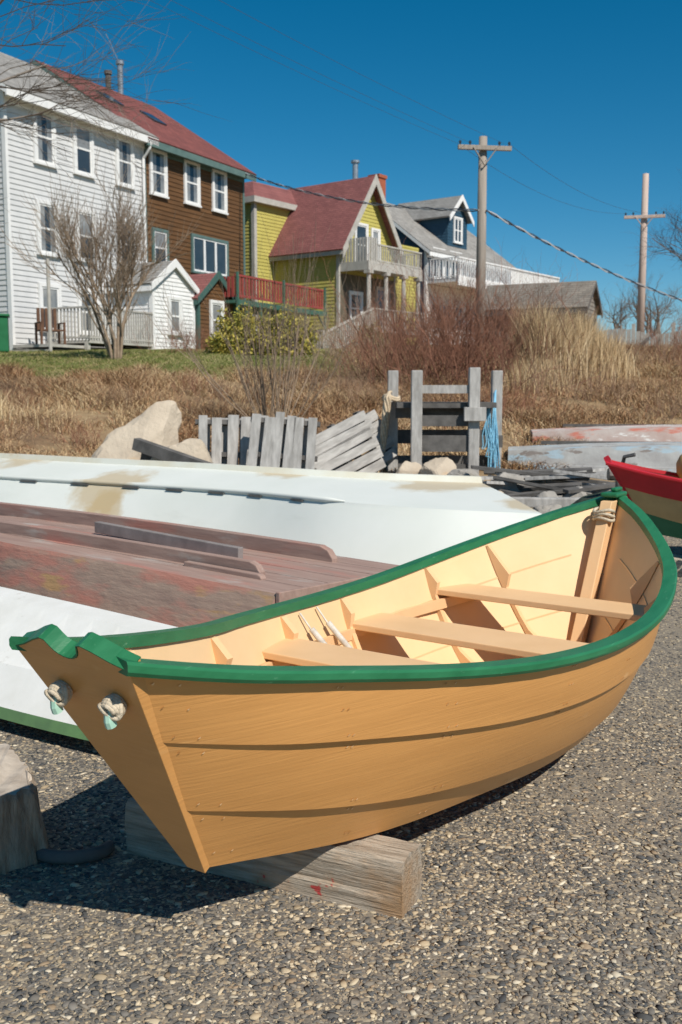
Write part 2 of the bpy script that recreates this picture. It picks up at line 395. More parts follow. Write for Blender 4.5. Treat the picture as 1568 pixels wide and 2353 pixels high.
def knots(m,scale=3.4,col=(.80,.50,.24)):
    n=m.node_tree.nodes; l=m.node_tree.links; b=n['Principled BSDF']
    tc=n.new('ShaderNodeTexCoord'); mp=n.new('ShaderNodeMapping'); mp.inputs['Scale'].default_value=(.7,1,1.6); l.new(tc.outputs['Object'],mp.inputs[0])
    vo=n.new('ShaderNodeTexVoronoi'); vo.inputs['Scale'].default_value=scale; l.new(mp.outputs[0],vo.inputs['Vector'])
    nz=n.new('ShaderNodeTexNoise'); nz.inputs['Scale'].default_value=22; l.new(mp.outputs[0],nz.inputs['Vector'])
    ad=n.new('ShaderNodeMath'); ad.operation='MULTIPLY_ADD'; l.new(nz.outputs[0],ad.inputs[0]); ad.inputs[1].default_value=.14; l.new(vo.outputs['Distance'],ad.inputs[2])
    r=n.new('ShaderNodeMapRange'); r.inputs[1].default_value=.12; r.inputs[2].default_value=.19; r.inputs[3].default_value=.6; r.inputs[4].default_value=0; l.new(ad.outputs[0],r.inputs[0])
    old=b.inputs['Base Color'].links[0].from_socket; x=n.new('ShaderNodeMix'); x.data_type='RGBA'; l.new(r.outputs[0],x.inputs[0]); l.new(old,x.inputs[6]); x.inputs[7].default_value=(*col,1); l.new(x.outputs[2],b.inputs['Base Color'])
hullm=mat('buff_hull_paint',(.64,.315,.098),(.58,.28,.085),sc=3,st=(.5,1,4),rough=.38,bump=.26,bsc=7,bst=(.5,1,18),bdist=.005,c3=(.70,.39,.15),sc3=4,st3=(.5,1,6),lo3=.64,hi3=.85,spec=.45)
knots(hullm)
inm=mat('cream_paint',(.80,.555,.31),(.76,.52,.28),sc=4,rough=.55,bump=.12,bsc=8,bst=(1,1,8),bdist=.003)
railm=mat('green_paint',(.018,.135,.055),(.028,.175,.075),sc=7,st=(.6,3,3),rough=.42,bump=.25,bsc=25,bst=(.5,4,4),bdist=.003,c3=(.10,.27,.15),sc3=20,st3=(.4,4,4),lo3=.64,hi3=.74)
seatm=mat('cream_seat_paint',(.79,.51,.275),(.74,.47,.245),sc=4,rough=.55,bump=.12,bsc=12,bst=(6,1,6),bdist=.003)
D1=empty('dory',(-.36,2.57,0),math.atan2(.822,.57),'cream and buff wooden dory with green gunwales resting on timber blocks','boat')
dory(D1,[hullm]*3,inm,railm,hullm,seatm)
redp=mat('red_paint',(.52,.02,.03),(.42,.02,.025),sc=5,rough=.45); crm=mat('tan_band_paint',(.46,.33,.16),(.38,.27,.13),sc=5,rough=.6); grp=mat('dark_green_paint',(.02,.13,.07),(.03,.16,.09),sc=5,rough=.5)
D2=empty('dory',(2.4,7.5,.24),R(-15),'red cream and green wooden dory on a timber crib','boat'); D2.scale=(.85,.85,.80)
dory(D2,[grp,crm,redp],crm,redp,redp,crm,False)
mk=MB()
for (x,z) in ((.55,.50),(.60,.45)): mk.tube([(x,-fW(x)*.86-.06,z),(x,-fW(x)*.86-.08,z)],.03,12)
mk.obj('hull_fitting',mat('dark_iron',(.03,.03,.03),rough=.5,metal=.6),D2)
wood=mat('weathered_timber',(.50,.425,.335),(.33,.27,.205),sc=5,st=(.8,10,10),lo=.42,hi=.6,rough=.9,bump=1,bsc=9,bst=(.8,14,14),bdist=.014,c3=(.42,.26,.14),sc3=3,st3=(1,1,1),lo3=.55,hi3=.7,c4=(.5,.07,.06),sc4=6,lo4=.655,hi4=.675)
greyw=mat('grey_weathered_wood',(.48,.46,.43),(.29,.275,.255),sc=6,st=(3,3,.7),rough=.9,bump=.7,bsc=14,bst=(8,8,1),bdist=.006)
greyd=mat('dark_weathered_wood',(.15,.14,.13),(.08,.075,.07),sc=6,rough=.9,bump=.6,bsc=20,bdist=.006)
def timber(loc,rz,L,w,h,label,m=wood,cat='timber block'):
    t=MB(); N=60; prof=[]
    for (a,b_,k) in (((-1,0),(1,0),6),((1,0),(1,1),10),((1,1),(-1,1),10),((-1,1),(-1,0),10)):
        for j in range(k): prof.append((a[0]+(b_[0]-a[0])*j/k,a[1]+(b_[1]-a[1])*j/k))
    K=len(prof); rgs=[]
    for i in range(N+1):
        x=-L/2+L*i/N
        for (y,z) in prof:
            corner=.012*max(0,1-(1-abs(y))*8)*max(0,1-(1-z)*8)
            yy=y*w/2*(1-corner*4); zz=z*h*(1-corner*3)
            dn=noise.noise(Vector((x*1.5,yy*30,zz*30+loc[1])))*.006+noise.noise(Vector((x*9,yy*60,zz*60)))*.003
            gro=-.010*max(0,noise.noise(Vector((x*1.2+7,zz*38,yy*38)))-.25)*2
            f=1+(dn+gro)/(w/2)
            rgs.append((x+(.012*noise.noise(Vector((yy*25,zz*25,i))) if i in (0,N) else 0),yy*f,zz*(f if z>.1 else 1)))
    fs=[(i*K+k,i*K+(k+1)%K,(i+1)*K+(k+1)%K,(i+1)*K+k)[::-1] for i in range(N) for k in range(K)]
    fs+=[tuple(range(K)),tuple(N*K+k for k in range(K))[::-1]]
    t.add(rgs,fs); o=t.obj('timber_block',m,None,loc,rz,smooth=True); o.data.set_sharp_from_angle(angle=R(35)); return tag(o,label,cat)
timber((-.23,2.97,0),math.atan2(-.43,.9),.97,.165,.17,'squared weathered timber block under the dory stern')
timber((.62,4.36,0),math.atan2(-.57,.82),.80,.16,.135,'weathered timber block under the dory bow')
timber((3.0,7.3,.1),R(-14),1.6,.2,.17,'brown timber crib under the red dory')
timber((2.75,7.0,.06),R(70),.9,.16,.13,'short timber lying across the crib')
def loft(secs,mis,closed_ends=True):
    m=MB(); k=len(secs[0]); vs=[p for s_ in secs for p in s_]
    fs=[];ms=[]
    for i in range(len(secs)-1):
        for j in range(k-1): fs.append((i*k+j,(i+1)*k+j,(i+1)*k+j+1,i*k+j+1)); ms.append(mis[j])
    m.v=[tuple(p) for p in vs]; m.f=fs; m.m=ms
    if closed_ends: m.f+=[tuple(range(k)),tuple((len(secs)-1)*k+j for j in range(k))[::-1]]; m.m+=[mis[-1]]*2
    return m
peel=mat('peeling_red_paint',(.38,.27,.205),(.30,.205,.16),sc=7,st=(.7,1,4),rough=.9,bump=.7,bsc=14,bst=(.7,1,3),bdist=.008,c3=(.44,.20,.15),sc3=2.2,st3=(.6,.8,2.5),lo3=.46,hi3=.56,c4=(.44,.27,.13),sc4=3.6,lo4=.60,hi4=.68)
peelb=mat('worn_maroon_paint',(.37,.255,.21),(.30,.20,.165),sc=6,st=(.4,5,3),lo=.38,hi=.62,rough=.88,bump=.55,bsc=8,bst=(.6,7,4),bdist=.006,c3=(.40,.19,.15),sc3=2.2,st3=(.5,2,2),lo3=.52,hi3=.64,c4=(.41,.36,.32),sc4=4,lo4=.57,hi4=.70)
SK=empty('overturned_skiff',(.035,4.965,0),math.atan2(.6,-.8),'overturned wooden skiff with peeling red and brown paint','boat')
secs=[]
def skw(s_,y): return s_+y*.16*max(0,1-s_/2.0)-.02
for i,s_ in enumerate(np.linspace(0,4.3,24)):
    t=s_/4.3; wb=.49*(1-max(0,t-.45)**1.6*2.6); wb=max(wb,.03); wg=max(wb+.2*(1-t*.6),.05); zb=.555+.05*math.sin(t*2.2)
    row=[(s_,wg,.06),(s_,(wg*.5+wb*.5)+.03,.30),(s_,(wg*.5+wb*.5)+.012,.31),(s_,wb+.01,zb-.02),(s_,wb,zb)]
    for yy in (.62,.3,-.02,-.35,-.66):
        row+=[(s_,wb*yy+.004,zb+.004),(s_,wb*yy+.003,zb-.006),(s_,wb*yy-.003,zb-.006),(s_,wb*yy-.004,zb+.004)]
    row+=[(s_,-wb,zb),(s_,-wg,.06)]
    secs.append([(skw(a,b_),b_,c_) for a,b_,c_ in row])
nk=len(secs[0])-1
m=loft(secs,[0,0,0,0]+[1]*(nk-5)+[1]); m.obj('hull',[peel,peelb],SK)
def strip(path,w,h,mt,name,parent,round_end=True):
    t=MB(); P=[Vector(p) for p in path]; 
    top=[p+Vector((0,0,h)) for p in P]
    if round_end:
        d=(P[1]-P[0]).normalized(); top=[P[0]+Vector((0,0,h*.35)),P[0]+d*h*.35+Vector((0,0,h*.8)),P[0]+d*h*.9+Vector((0,0,h))]+top[1:]
    t.prism(P+top[::-1],(0,w,0)); return t.obj(name,mt,parent,bevel=.005)
def zbs(s_): return .553+.05*math.sin(s_/4.3*2.2)
strip([(s_,.22,zbs(s_)) for s_ in np.linspace(.36,3.9,12)],.045,.075,peelb,'runner',SK)
strip([(s_,-.34,zbs(s_)-.01) for s_ in np.linspace(.32,3.9,12)],.05,.10,peelb,'runner',SK)
strip([(s_,.235+.045,zbs(s_)+.0) for s_ in np.linspace(.3,.85,4)],.04,.03,peelb,'cleat',SK)
t=MB(); t.beam((.75,-.02,.61),(2.0,-.05,.655),.04,.07); t.obj('grey_batten',mat('worn_grey_batten',(.29,.255,.24),(.20,.175,.165),sc=8,rough=.9),SK,bevel=.004)
t=MB(); t.prism([(skw(0,-.5)-.03,-.5,.1),(skw(0,.5)-.03,.5,.1),(skw(0,.5)-.03,.5,.565),(skw(0,-.5)-.03,-.5,.565)],(.025,0,0)); t.obj('transom',peelb,SK,bevel=.004)
# pale boat
Mi=(Matrix.Translation((1.1,6.9,0))@Matrix.Rotation(math.atan2(.42,-.907),4,'Z')).inverted()
sp=[(tuple(Mi@Vector(p)),r) for p,r in (((-1.95,8.2,.75),.36),((.75,7.5,.87),.45),((-2.9,9.6,.9),.5),((-.4,7.95,.9),.3),((1.3,6.6,.74),.25),((-1.9,8.0,.55),.22))]
mintw=mat('pale_mint_gelcoat',(.73,.745,.69),(.69,.71,.65),sc=2,rough=.45,bump=.05,bsc=5,bdist=.01,spots=sp,c3=(.62,.64,.58),sc3=1.5,st3=(1,1,4),lo3=.6,hi3=.8)
stainm=mat('stained_keel_gelcoat',(.68,.68,.60),(.60,.52,.36),sc=1.5,rough=.6,c3=(.5,.38,.22),sc3=3,lo3=.60,hi3=.70)
MO=empty('overturned_boat',(1.1,6.9,0),math.atan2(.42,-.907),'large overturned pale mint boat hull with yellowed patches','boat')
st=[((1.06,7.50,.86),(1.28,6.30,.72),(1.35,6.0,.3)),
 ((.3,7.65,.875),(.6,6.45,.735),(.62,6.05,.2)),
 ((-.5,7.95,.895),(-.04,6.8,.745),(-.12,6.35,.16)),
 ((-1.2,8.35,.905),(-.75,7.42,.745),(-.95,6.95,.14)),
 ((-2.2,8.95,.905),(-1.8,8.1,.74),(-2.05,7.6,.14)),
 ((-3.3,9.7,.90),(-3.07,8.85,.735),(-3.35,8.3,.15)),
 ((-4.3,10.4,.87),(-4.2,9.8,.72),(-4.5,9.2,.2))]
def crv(idx,t):
    X=np.arange(len(st)); return Vector([smooth_interp(X,[s_[idx][k] for s_ in st])(t) for k in range(3)])
secs=[]
for t in np.linspace(0,6,50):
    a,b_,c_=crv(0,t),crv(1,t),crv(2,t)
    back=(a-b_); back.z=0; back.normalize()
    row=[a+back*.75+Vector((0,0,-.75)),a+back*.45+Vector((0,0,-.22)),a+back*.09+Vector((0,0,-.002)),a+Vector((0,0,0)),a-back*.03+Vector((0,0,-.045)),(a*.5+b_*.5)+Vector((0,0,-.012)),b_+Vector((0,0,.006)),b_-back*.02-Vector((0,0,.02)),c_]
    secs.append([Mi@p for p in row])
m=loft(secs,[0,0,1,1,0,0,0,0,0]); mo=m.obj('hull',[mintw,stainm],MO,smooth=True); mo.data.set_sharp_from_angle(angle=R(28))
t=MB(); P=[Mi@(crv(1,x)+Vector((0,0,.012))) for x in np.linspace(1.9,5.6,20)]; t.tube(P,[.004]+[.020]*18+[.01],8); t.obj('chine_strip',mintw,MO,smooth=True)
for x in (2.35,2.8,3.15,3.5,3.85,4.25,4.65,5.05):
    t=MB(); a=Mi@(crv(1,x)+Vector((.0,-.022,-.010))); b_=Mi@(crv(1,x+.13)+Vector((0,-.022,-.010))); t.beam(a,b_,.016,.009); t.obj('drain_slot',greyd,MO)
# white dory overturned
whp=mat('chalky_white_paint',(.76,.75,.71),(.69,.68,.63),sc=5,rough=.7,bump=.3,bsc=20,bdist=.004,c3=(.50,.47,.41),sc3=9,lo3=.66,hi3=.73)
WO=empty('overturned_dory',(-.9,4.3,0),math.atan2(.62,-.785),'overturned white dory with green gunwale on the gravel','boat')
secs=[]
for s_ in np.linspace(-.25,3.6,22):
    t=(s_+.25)/3.85; sh=math.sin(math.pi*min(max(t*.9+.1,0),1))**.5
    yb=.0; zt=.47-.04*(1-sh); g0=.16+.3*sh; 
    row=[(s_,g0,.07),(s_,g0-.01,.12),(s_,g0-.13,.27),(s_,g0-.15,.274),(s_,yb+.0,zt-.0),(s_,yb-.12,zt+.01),(s_,yb-.2,.10)]
    secs.append(row)
grn=mat('faded_green_paint',(.16,.30,.12),(.12,.22,.10),sc=8,rough=.7)
m=loft(secs,[1,0,0,0,0,0,0]); m.obj('hull',[whp,grn],WO)
oldp=mat('flaking_pink_white_paint',(.50,.44,.40),(.40,.29,.25),sc=3,rough=.9,bump=.5,bsc=20,c3=(.50,.18,.13),sc3=3,st3=(.6,2,2),lo3=.55,hi3=.62,c4=(.66,.64,.6),sc4=4,lo4=.58,hi4=.62)
oldb=mat('flaking_blue_white_paint',(.42,.42,.40),(.30,.29,.28),sc=3,rough=.9,bump=.5,bsc=20,c3=(.34,.43,.48),sc3=3,st3=(.6,2,2),lo3=.55,hi3=.6,c4=(.22,.19,.17),sc4=5,lo4=.6,hi4=.62)
def oldboat(loc,rz,L,w,h,mt,label):
    E_=empty('derelict_skiff',loc,rz,label,'boat')
    secs=[]
    for s_ in np.linspace(0,L,18):
        t=s_/L; k=math.sin(math.pi*(.12+.8*t))**.6; wb=w*.36*k; wg=w*.5*k; zb=h*(.82+.18*math.sin(math.pi*t))
        secs.append([(s_,-wg,0.0),(s_,-(wg+wb)/2-.02,h*.45),(s_,-(wg+wb)/2,h*.47),(s_,-wb,zb),(s_,0,zb+.03),(s_,wb,zb),(s_,wg,0)])
    loft(secs,[0]*7).obj('hull',mt,E_)
    t=MB(); t.box(L*.1,L*.9,-.02,.02,h*.98,h*1.07); t.obj('keel',greyd,E_)
    t=MB(); P=[(x,-w*.5*math.sin(math.pi*(.12+.8*x/L))**.6-.012,.04) for x in np.linspace(0,L,12)]
    for a,b_ in zip(P[:-1],P[1:]): t.beam(a,b_,.025,.06)
    t.obj('gunwale',greyw,E_)
oldboat((2.55,13.4,.62),R(-6),4.2,1.3,.42,oldp,'derelict overturned skiff with flaking pink and white paint')
oldboat((2.0,11.9,.47),R(-10),3.8,1.3,.42,oldb,'derelict overturned skiff with flaking blue and white paint')
random.seed(31)
for i in range(26):
    x=2.15+random.uniform(-.6,.6); y=10.4+random.uniform(-.7,.5); t=MB(); L=random.uniform(.5,1.5)
    t.box(-L/2,L/2,-.05,.05,0,.03); o=t.obj('driftwood_plank',random.choice([greyw,greyd,greyd]),None,(x,y,gh(x,y)+.03+.035*(i%7)),rot=(random.uniform(-.25,.25),random.uniform(-.15,.15),random.uniform(-.6,.6)))
    tag(o,'weathered grey plank in a driftwood pile','plank','driftwood planks')
t=MB(); t.box(-.8,.8,-.06,.06,0,.09); tag(t.obj('driftwood_beam',greyw,None,(2.0,9.3,.42),R(-4),bevel=.01),'long weathered beam lying over the rubble','beam')
# rocks
rockm=mat('tan_granite',(.56,.47,.36),(.45,.37,.28),sc=3,rough=.9,bump=.8,bsc=7,bdist=.04,c3=(.58,.36,.17),sc3=1.6,lo3=.6,hi3=.72)
rockg=mat('grey_rock',(.38,.35,.31),(.26,.24,.21),sc=4,rough=.9,bump=.8,bsc=8,bdist=.03)
def rock(loc,s_,seed,m_,label,shear=0,name='boulder',group=None):
    bm=bmesh.new(); bmesh.ops.create_icosphere(bm,subdivisions=4,radius=1)
    for v in bm.verts:
        p=v.co.copy()
        d=1+.35*noise.noise(p*1.1+Vector((seed,0,0)))+.12*noise.noise(p*2.7+Vector((seed,3,0)))+.04*noise.noise(p*7)
        for k in range(7):
            nn=Vector((noise.noise(Vector((k*3.1,seed,1))),noise.noise(Vector((k*3.1,seed,7))),noise.noise(Vector((k*3.1,seed,13)))+.05)).normalized()
            q=p.dot(nn)*d
            if q>.72: d*=.72/q
        p*=d; v.co=Vector((p.x*s_[0]+shear*max(p.z,0),p.y*s_[1],p.z*s_[2]))
    me=bpy.data.meshes.new(name); bm.to_mesh(me); bm.free(); me.materials.append(m_)
    o=bpy.data.objects.new(name,me); COL.objects.link(o); o.location=loc; return tag(o,label,'rock',group)
rock((-2.38,11.2,.60),(.50,.4,.76),3.3,rockm,'large pointed tan boulder behind the boats',.40)
rock((-1.62,10.3,.68),(.42,.3,.30),5.1,rockm,'low tan boulder beside the pallets')
rk=[(1.3,10.4,.2),(1.05,10.6,.22),(.75,10.8,.2),(1.65,10.1,.2),(2.3,9.6,.17),(2.0,9.5,.15),(2.6,9.8,.17),(1.9,9.0,.14),(2.25,8.9,.15),(-1.1,10.2,.2),(-.3,10.3,.2),(3.6,11.2,.2),(1.5,9.5,.14),(2.5,9.0,.13)]
for i,(x,y,s_) in enumerate(rk): rock((x,y,gh(x,y)+s_*.5),(s_,s_*.9,s_*.9),i*2.7+1,random.choice([rockm,rockg]),'rubble rock at the edge of the beach',name='rock',group='rubble rocks')
# pallets
def pallet(loc,rot,w,h,nsl,label):
    E_=empty('pallet',loc,0,label,'pallet','weathered wooden pallets',rot)
    t=MB()
    for z in (.06,h/2,h-.06): t.box(0,w,.0,.09,z-.025,z+.025)
    t.obj('stringer',greyd,E_)
    for j in range(nsl):
        x=w*(j+.5)/nsl+random.uniform(-.02,.02); t=MB(); dz=random.uniform(-.03,.035); r_=random.uniform(-.02,.02); hw=random.uniform(.045,.06); t.prism([(x-hw,-.022,dz),(x+hw,-.022,dz),(x+hw+r_,-.022,h+dz),(x-hw+r_,-.022,h+dz)],(0,.021,0)); t.obj('slat',greyw,E_,bevel=.003)
    t=MB()
    for j in range(3):
        x=w*(j+.5)/3; t.box(x-.05,x+.05,.091,.11,0,h)
    t.obj('back_slat',greyw,E_)
pallet((-1.56,10.5,.44),(R(-12),R(1),R(3)),.62,.82,4,'weathered pallet standing upright on its side')
pallet((-1.0,10.25,.45),(R(-10),R(4),R(-4)),.72,.84,6,'weathered grey pallet leaning with upright slats')
pallet((-.42,10.7,.98),(R(-28),R(66),R(8)),.68,.9,6,'weathered pallet tilted over with sloping slats')
pallet((-.30,10.95,.90),(R(-35),R(60),R(2)),.6,.95,5,'weathered pallet lying under another tilted pallet')
t=MB(); t.beam((-2.1,10.2,.97),(-1.25,9.8,.72),.1,.12); t.beam((-2.05,10.3,.84),(-1.3,10.0,.66),.08,.1); tag(t.obj('driftwood_beam',greyd),'dark broken beam leaning between boulders','beam')
# trestle
TR=empty('timber_trestle',(1.1,11.3,.4),0,'weathered timber trestle with posts and cross boards','trestle')
for (x,y,top) in ((-.50,.3,1.34),(-.27,-.3,1.33),(.36,-.3,1.36),(.70,.3,1.34)):
    t=MB(); t.box(x-.06,x+.06,y-.06,y+.06,-.3,top); t.obj('post',greyw,TR,bevel=.01)
t=MB(); t.box(-.48,.62,-.236,.5,.92,.98); t.box(-.48,.62,.05,.09,.8,.919); t.obj('shelf',greyd,TR)
for (z0,z1,x0,x1,yy,mt) in ((1.08,1.17,-.209,.299,-.3,greyw),(.72,.84,-.209,.299,-.3,greyd),(.44,.62,-.209,.299,-.3,greyd),(.46,.60,.421,.76,.18,greyd),(.15,.3,-.209,.299,-.3,greyd),(.5,.66,-.44,.64,.3,greyd),(.2,.36,-.44,.64,.3,greyd)):
    t=MB(); t.box(x0,x1,yy-.02,yy+.02,z0,z1); t.obj('cross_board',mt,TR)
t=MB(); t.box(.24,.48,-.43,-.362,.78,.93); t.obj('cleat',greyw,TR,bevel=.005)
ropem=mat('manila_rope',(.66,.53,.37),(.46,.36,.25),sc=30,rough=.9,bump=.6,bsc=80)
blue=mat('blue_rope_fibre',(.25,.52,.68),(.15,.38,.55),sc=40,rough=.7)
def hank(name,x,y,z0,z1,m_,r,k,label,cat='rope',w=.06,slant=0,tw=0):
    t=MB()
    for j in range(k):
        a=random.uniform(-w,w); b_=random.uniform(0,w)*.8; zb=z0+random.uniform(0,.22); pts=[]
        for i in range(15):
            u=i/14; s_=math.sin(u*math.pi); sd=-1 if u<.5 else 1
            pts.append((x+a*s_+sd*s_*.02+slant*s_+tw*math.sin(u*19+j),y-.02-b_*(.4+s_),z1-(z1-zb)*s_**.8+.02*math.sin(j)))
        t.tube(pts,r,5)
    return tag(t.obj(name,m_,smooth=True),label,cat)
t=MB()
for j in range(6):
    ph=j*1.05; pts=[(.60,11.62,1.50),(.55,11.47,1.49)]
    for i in range(26):
        u=i/25; a=ph+u*9; rr=.033*(1-.25*u)
        pts.append((.535-.10*u+rr*math.cos(a),11.45+rr*math.sin(a),1.43-.92*u))
    t.tube(pts,.017,6)
t.tube([(.58+.09*math.cos(a),11.58+.11*math.sin(a),1.40+.02*math.sin(2*a)+.02*a/6) for a in np.linspace(0,12.5,40)],.02,6)
tag(t.obj('rope_hank',ropem,smooth=True),'long thick bundle of twisted tan rope hung over a trestle post','rope')
hank('rope_hank',1.76,11.5,.35,1.5,blue,.007,9,'tangle of blue rope hanging from a trestle post',w=.09,tw=.012)
hank('rope_hank',1.66,11.35,.7,1.35,blue,.007,4,'short blue rope loops beside the trestle shelf',w=.07,tw=.015)
netm=mat('dark_net',(.03,.045,.035),(.06,.08,.05),sc=20,rough=.95,bump=1,bsc=40,bdist=.03,c3=(.45,.03,.04),sc3=5,lo3=.60,hi3=.62,c4=(.02,.36,.14),sc4=4,lo4=.58,hi4=.60)
r_=rock((2.2,8.3,.50),(.36,.27,.2),9.2,netm,'heap of dark tangled fishing net with bright scraps',name='net_pile'); r_['category']='fishing net'
def lathe(prof,n=20):
    m=MB(); vs=[];fs=[]
    for (r,z) in prof:
        for k in range(n): a=6.2832*k/n; vs.append((r*math.cos(a),r*math.sin(a),z))
    for i in range(len(prof)-1):
        for k in range(n): fs.append((i*n+k,i*n+(k+1)%n,(i+1)*n+(k+1)%n,(i+1)*n+k))
    m.add(vs,fs); return m
yl=mat('yellow_plastic',(.55,.36,.13),(.44,.28,.10),sc=6,rough=.6)
m=lathe([(.001,-.13),(.08,-.11),(.12,-.05),(.125,.02),(.10,.08),(.05,.12),(.025,.14),(.025,.18),(.001,.185)]); tag(m.obj('buoy',yl,None,(2.70,7.62,.93),0,smooth=True),'faded yellow orange fishing buoy in the red dory','buoy')
t=MB(); t.tube([(2.28,8.1,.4),(2.28,8.1,.80)],.04,8); t.tube([(2.18,8.1,.83),(2.38,8.1,.83)],.05,10); t.tube([(2.28,8.1,.85),(2.28,8.0,.98),(2.35,7.95,1.0)],.016,6)
tag(t.obj('winch',mat('winch_metal',(.12,.11,.1),(.25,.22,.2),sc=12,rough=.5,metal=.5)),'small grey hand winch on a post','winch')
# stump
bark=mat('stump_bark',(.50,.41,.31),(.27,.21,.155),sc=9,st=(1.6,1.6,.35),lo=.4,hi=.6,rough=.95,bump=1,bsc=10,bst=(2.5,2.5,.5),bdist=.03); cutm=mat('stump_cut_face',(.52,.45,.37),(.36,.30,.24),sc=12,rough=.9,bump=.6)
SE=empty('tree_stump',(-1.25,3.14,0),0,'short weathered log stump with cracked bark','stump')
m=MB(); vs=[];fs=[]; n_=160; NZ=16
for i,z in enumerate(np.linspace(-.02,.27,NZ)):
    for k in range(n_):
        a=6.2832*k/n_; ca_,sa_=math.cos(a),math.sin(a)
        sq=1/max(abs(math.cos(a-.5)),abs(math.sin(a-.5)))**.55
        crack=abs(noise.noise(Vector((ca_*7,sa_*7,z*1.2)))); crack=-.06*max(0,1-crack*10)
        rr=.245*sq*.93*(1+.06*noise.noise(Vector((ca_*3,sa_*3,z*3)))+.04*noise.noise(Vector((ca_*14,sa_*14,z*6)))+crack)*(1.14-.55*z)*(1 if i<NZ-1 else .96)
        vs.append((rr*ca_,rr*sa_,z*(1-.15*max(0,ca_))+(.02*noise.noise(Vector((ca_*6,sa_*6,4))) if i>NZ-3 else 0)))
for i in range(NZ-1):
    for k in range(n_): fs.append((i*n_+k,i*n_+(k+1)%n_,(i+1)*n_+(k+1)%n_,(i+1)*n_+k))
m.add(vs,fs); m.obj('bark',bark,SE,smooth=True)
m=MB(); m.add([vs[(NZ-1)*n_+k] for k in range(n_)],[tuple(range(n_))]); m.obj('cut_face',cutm,SE)
t=MB(); t.tube([(-.88+.12*math.cos(a),3.10+.07*math.sin(a),.02) for a in np.linspace(2.9,6.6,12)],[.015]+[.022]*10+[.015],8)
tag(t.obj('chock',greyd,smooth=True),'curved dark wooden chock lying on the gravel','chock')
# ------------------------------------------------------------ windows and houses
glass=mat('window_glass',(.025,.035,.045),(.05,.06,.07),sc=.9,rough=.06,spec=.8)
curt=mat('curtained_glass',(.34,.34,.33),(.12,.13,.14),sc=1.2,rough=.12,spec=.7)
white=mat('white_trim_paint',(.80,.79,.77),(.72,.715,.70),sc=3,rough=.6)
wside=mat('pale_grey_clapboard',(.64,.635,.625),(.57,.57,.565),sc=2,rough=.7,bump=.1)
brs=mat('brown_clapboard',(.15,.072,.027),(.095,.048,.02),sc=2.5,st=(.5,1,5),rough=.7)
brdark=mat('teal_trim_paint',(.12,.19,.175),(.09,.15,.14),sc=3,rough=.6)
yel=mat('yellow_clapboard',(.50,.44,.12),(.43,.375,.10),sc=2,rough=.7)
bluep=mat('navy_clapboard',(.028,.075,.12),(.022,.062,.10),sc=2,rough=.7)
greyt=mat('weathered_grey_paint',(.48,.455,.41),(.38,.36,.325),sc=4,rough=.8)
redroof=shingle('red_shingles',(.26,.085,.072),(.20,.068,.06)); redroofy=shingle('red_shingles_cross',(.30,.115,.105),(.24,.09,.085),'y')
greyroof=shingle('grey_shingles',(.38,.36,.33),(.28,.265,.245)); greyroofy=shingle('grey_shingles_cross',(.33,.32,.30),(.25,.24,.225),'y')
metalm=mat('galvanised_metal',(.5,.5,.5),(.35,.35,.35),sc=5,rough=.35,metal=.7)
brick=mat('red_brick',(.40,.12,.06),(.30,.09,.05),sc=8,rough=.9)
random.seed(12)
def window(parent,x,y,z,w,h,fm,rz=0,cols=1,rail=True,g=None,sash=None,trim=.1):
    t=MB(); T=trim; sm=1 if sash else 0
    t.box(-w/2-T,-w/2,-.07,.0,-.02,h+T); t.box(w/2,w/2+T,-.07,0,-.02,h+T); t.box(-w/2,w/2,-.068,0,h,h+T-.002); t.box(-w/2-T-.03,w/2+T+.03,-.095,0,-.09,-.022)
    s_=.055
    for c_ in range(cols):
        a=-w/2+w*c_/cols; b_=a+w/cols
        t.box(a,a+s_,-.045,0,0,h,sm); t.box(b_-s_,b_,-.045,0,0,h,sm); t.box(a+s_,b_-s_,-.044,0,h-s_,h-.001,sm); t.box(a+s_,b_-s_,-.044,0,-.02,s_,sm)
        if rail: t.box(a+s_,b_-s_,-.042,0,h/2-.03,h/2+.03,sm)
    o=t.obj('window',[fm,sash or fm],parent,(x,y,z),rz)
    q=MB()
    q.add([(-w/2,-.024,0),(w/2,-.024,0),(w/2,-.024,h-.0),(-w/2,-.024,h)],[(0,1,2,3)])
    q.obj('pane',g or glass,o)
    if g is None:
        cu=MB(); k=random.choice([0,1,2])
        if k<2:
            for (a0,a1) in ((-w/2+.05,-w/2+.05+w*.28),(w/2-.05-w*.28,w/2-.05)): cu.add([(a0,-.0275,.03),(a1,-.0275,.03),(a1,-.0275,h-.04),(a0,-.0275,h-.04)],[(0,1,2,3)])
        else: cu.add([(-w/2+.05,-.0275,h*.5),(w/2-.05,-.0275,h*.5),(w/2-.05,-.0275,h-.04),(-w/2+.05,-.0275,h-.04)],[(0,1,2,3)])
        cu.obj('curtain',curt,o)
    return o
def slab(mb,p,th,mi=0):
    p=[Vector(x) for x in p]; nn=(p[1]-p[0]).cross(p[3]-p[0]).normalized()
    if nn.z<0: nn=-nn
    mb.prism([x+nn*th for x in p],-nn*th,mi)
one=lambda c_: (lambda z:c_)
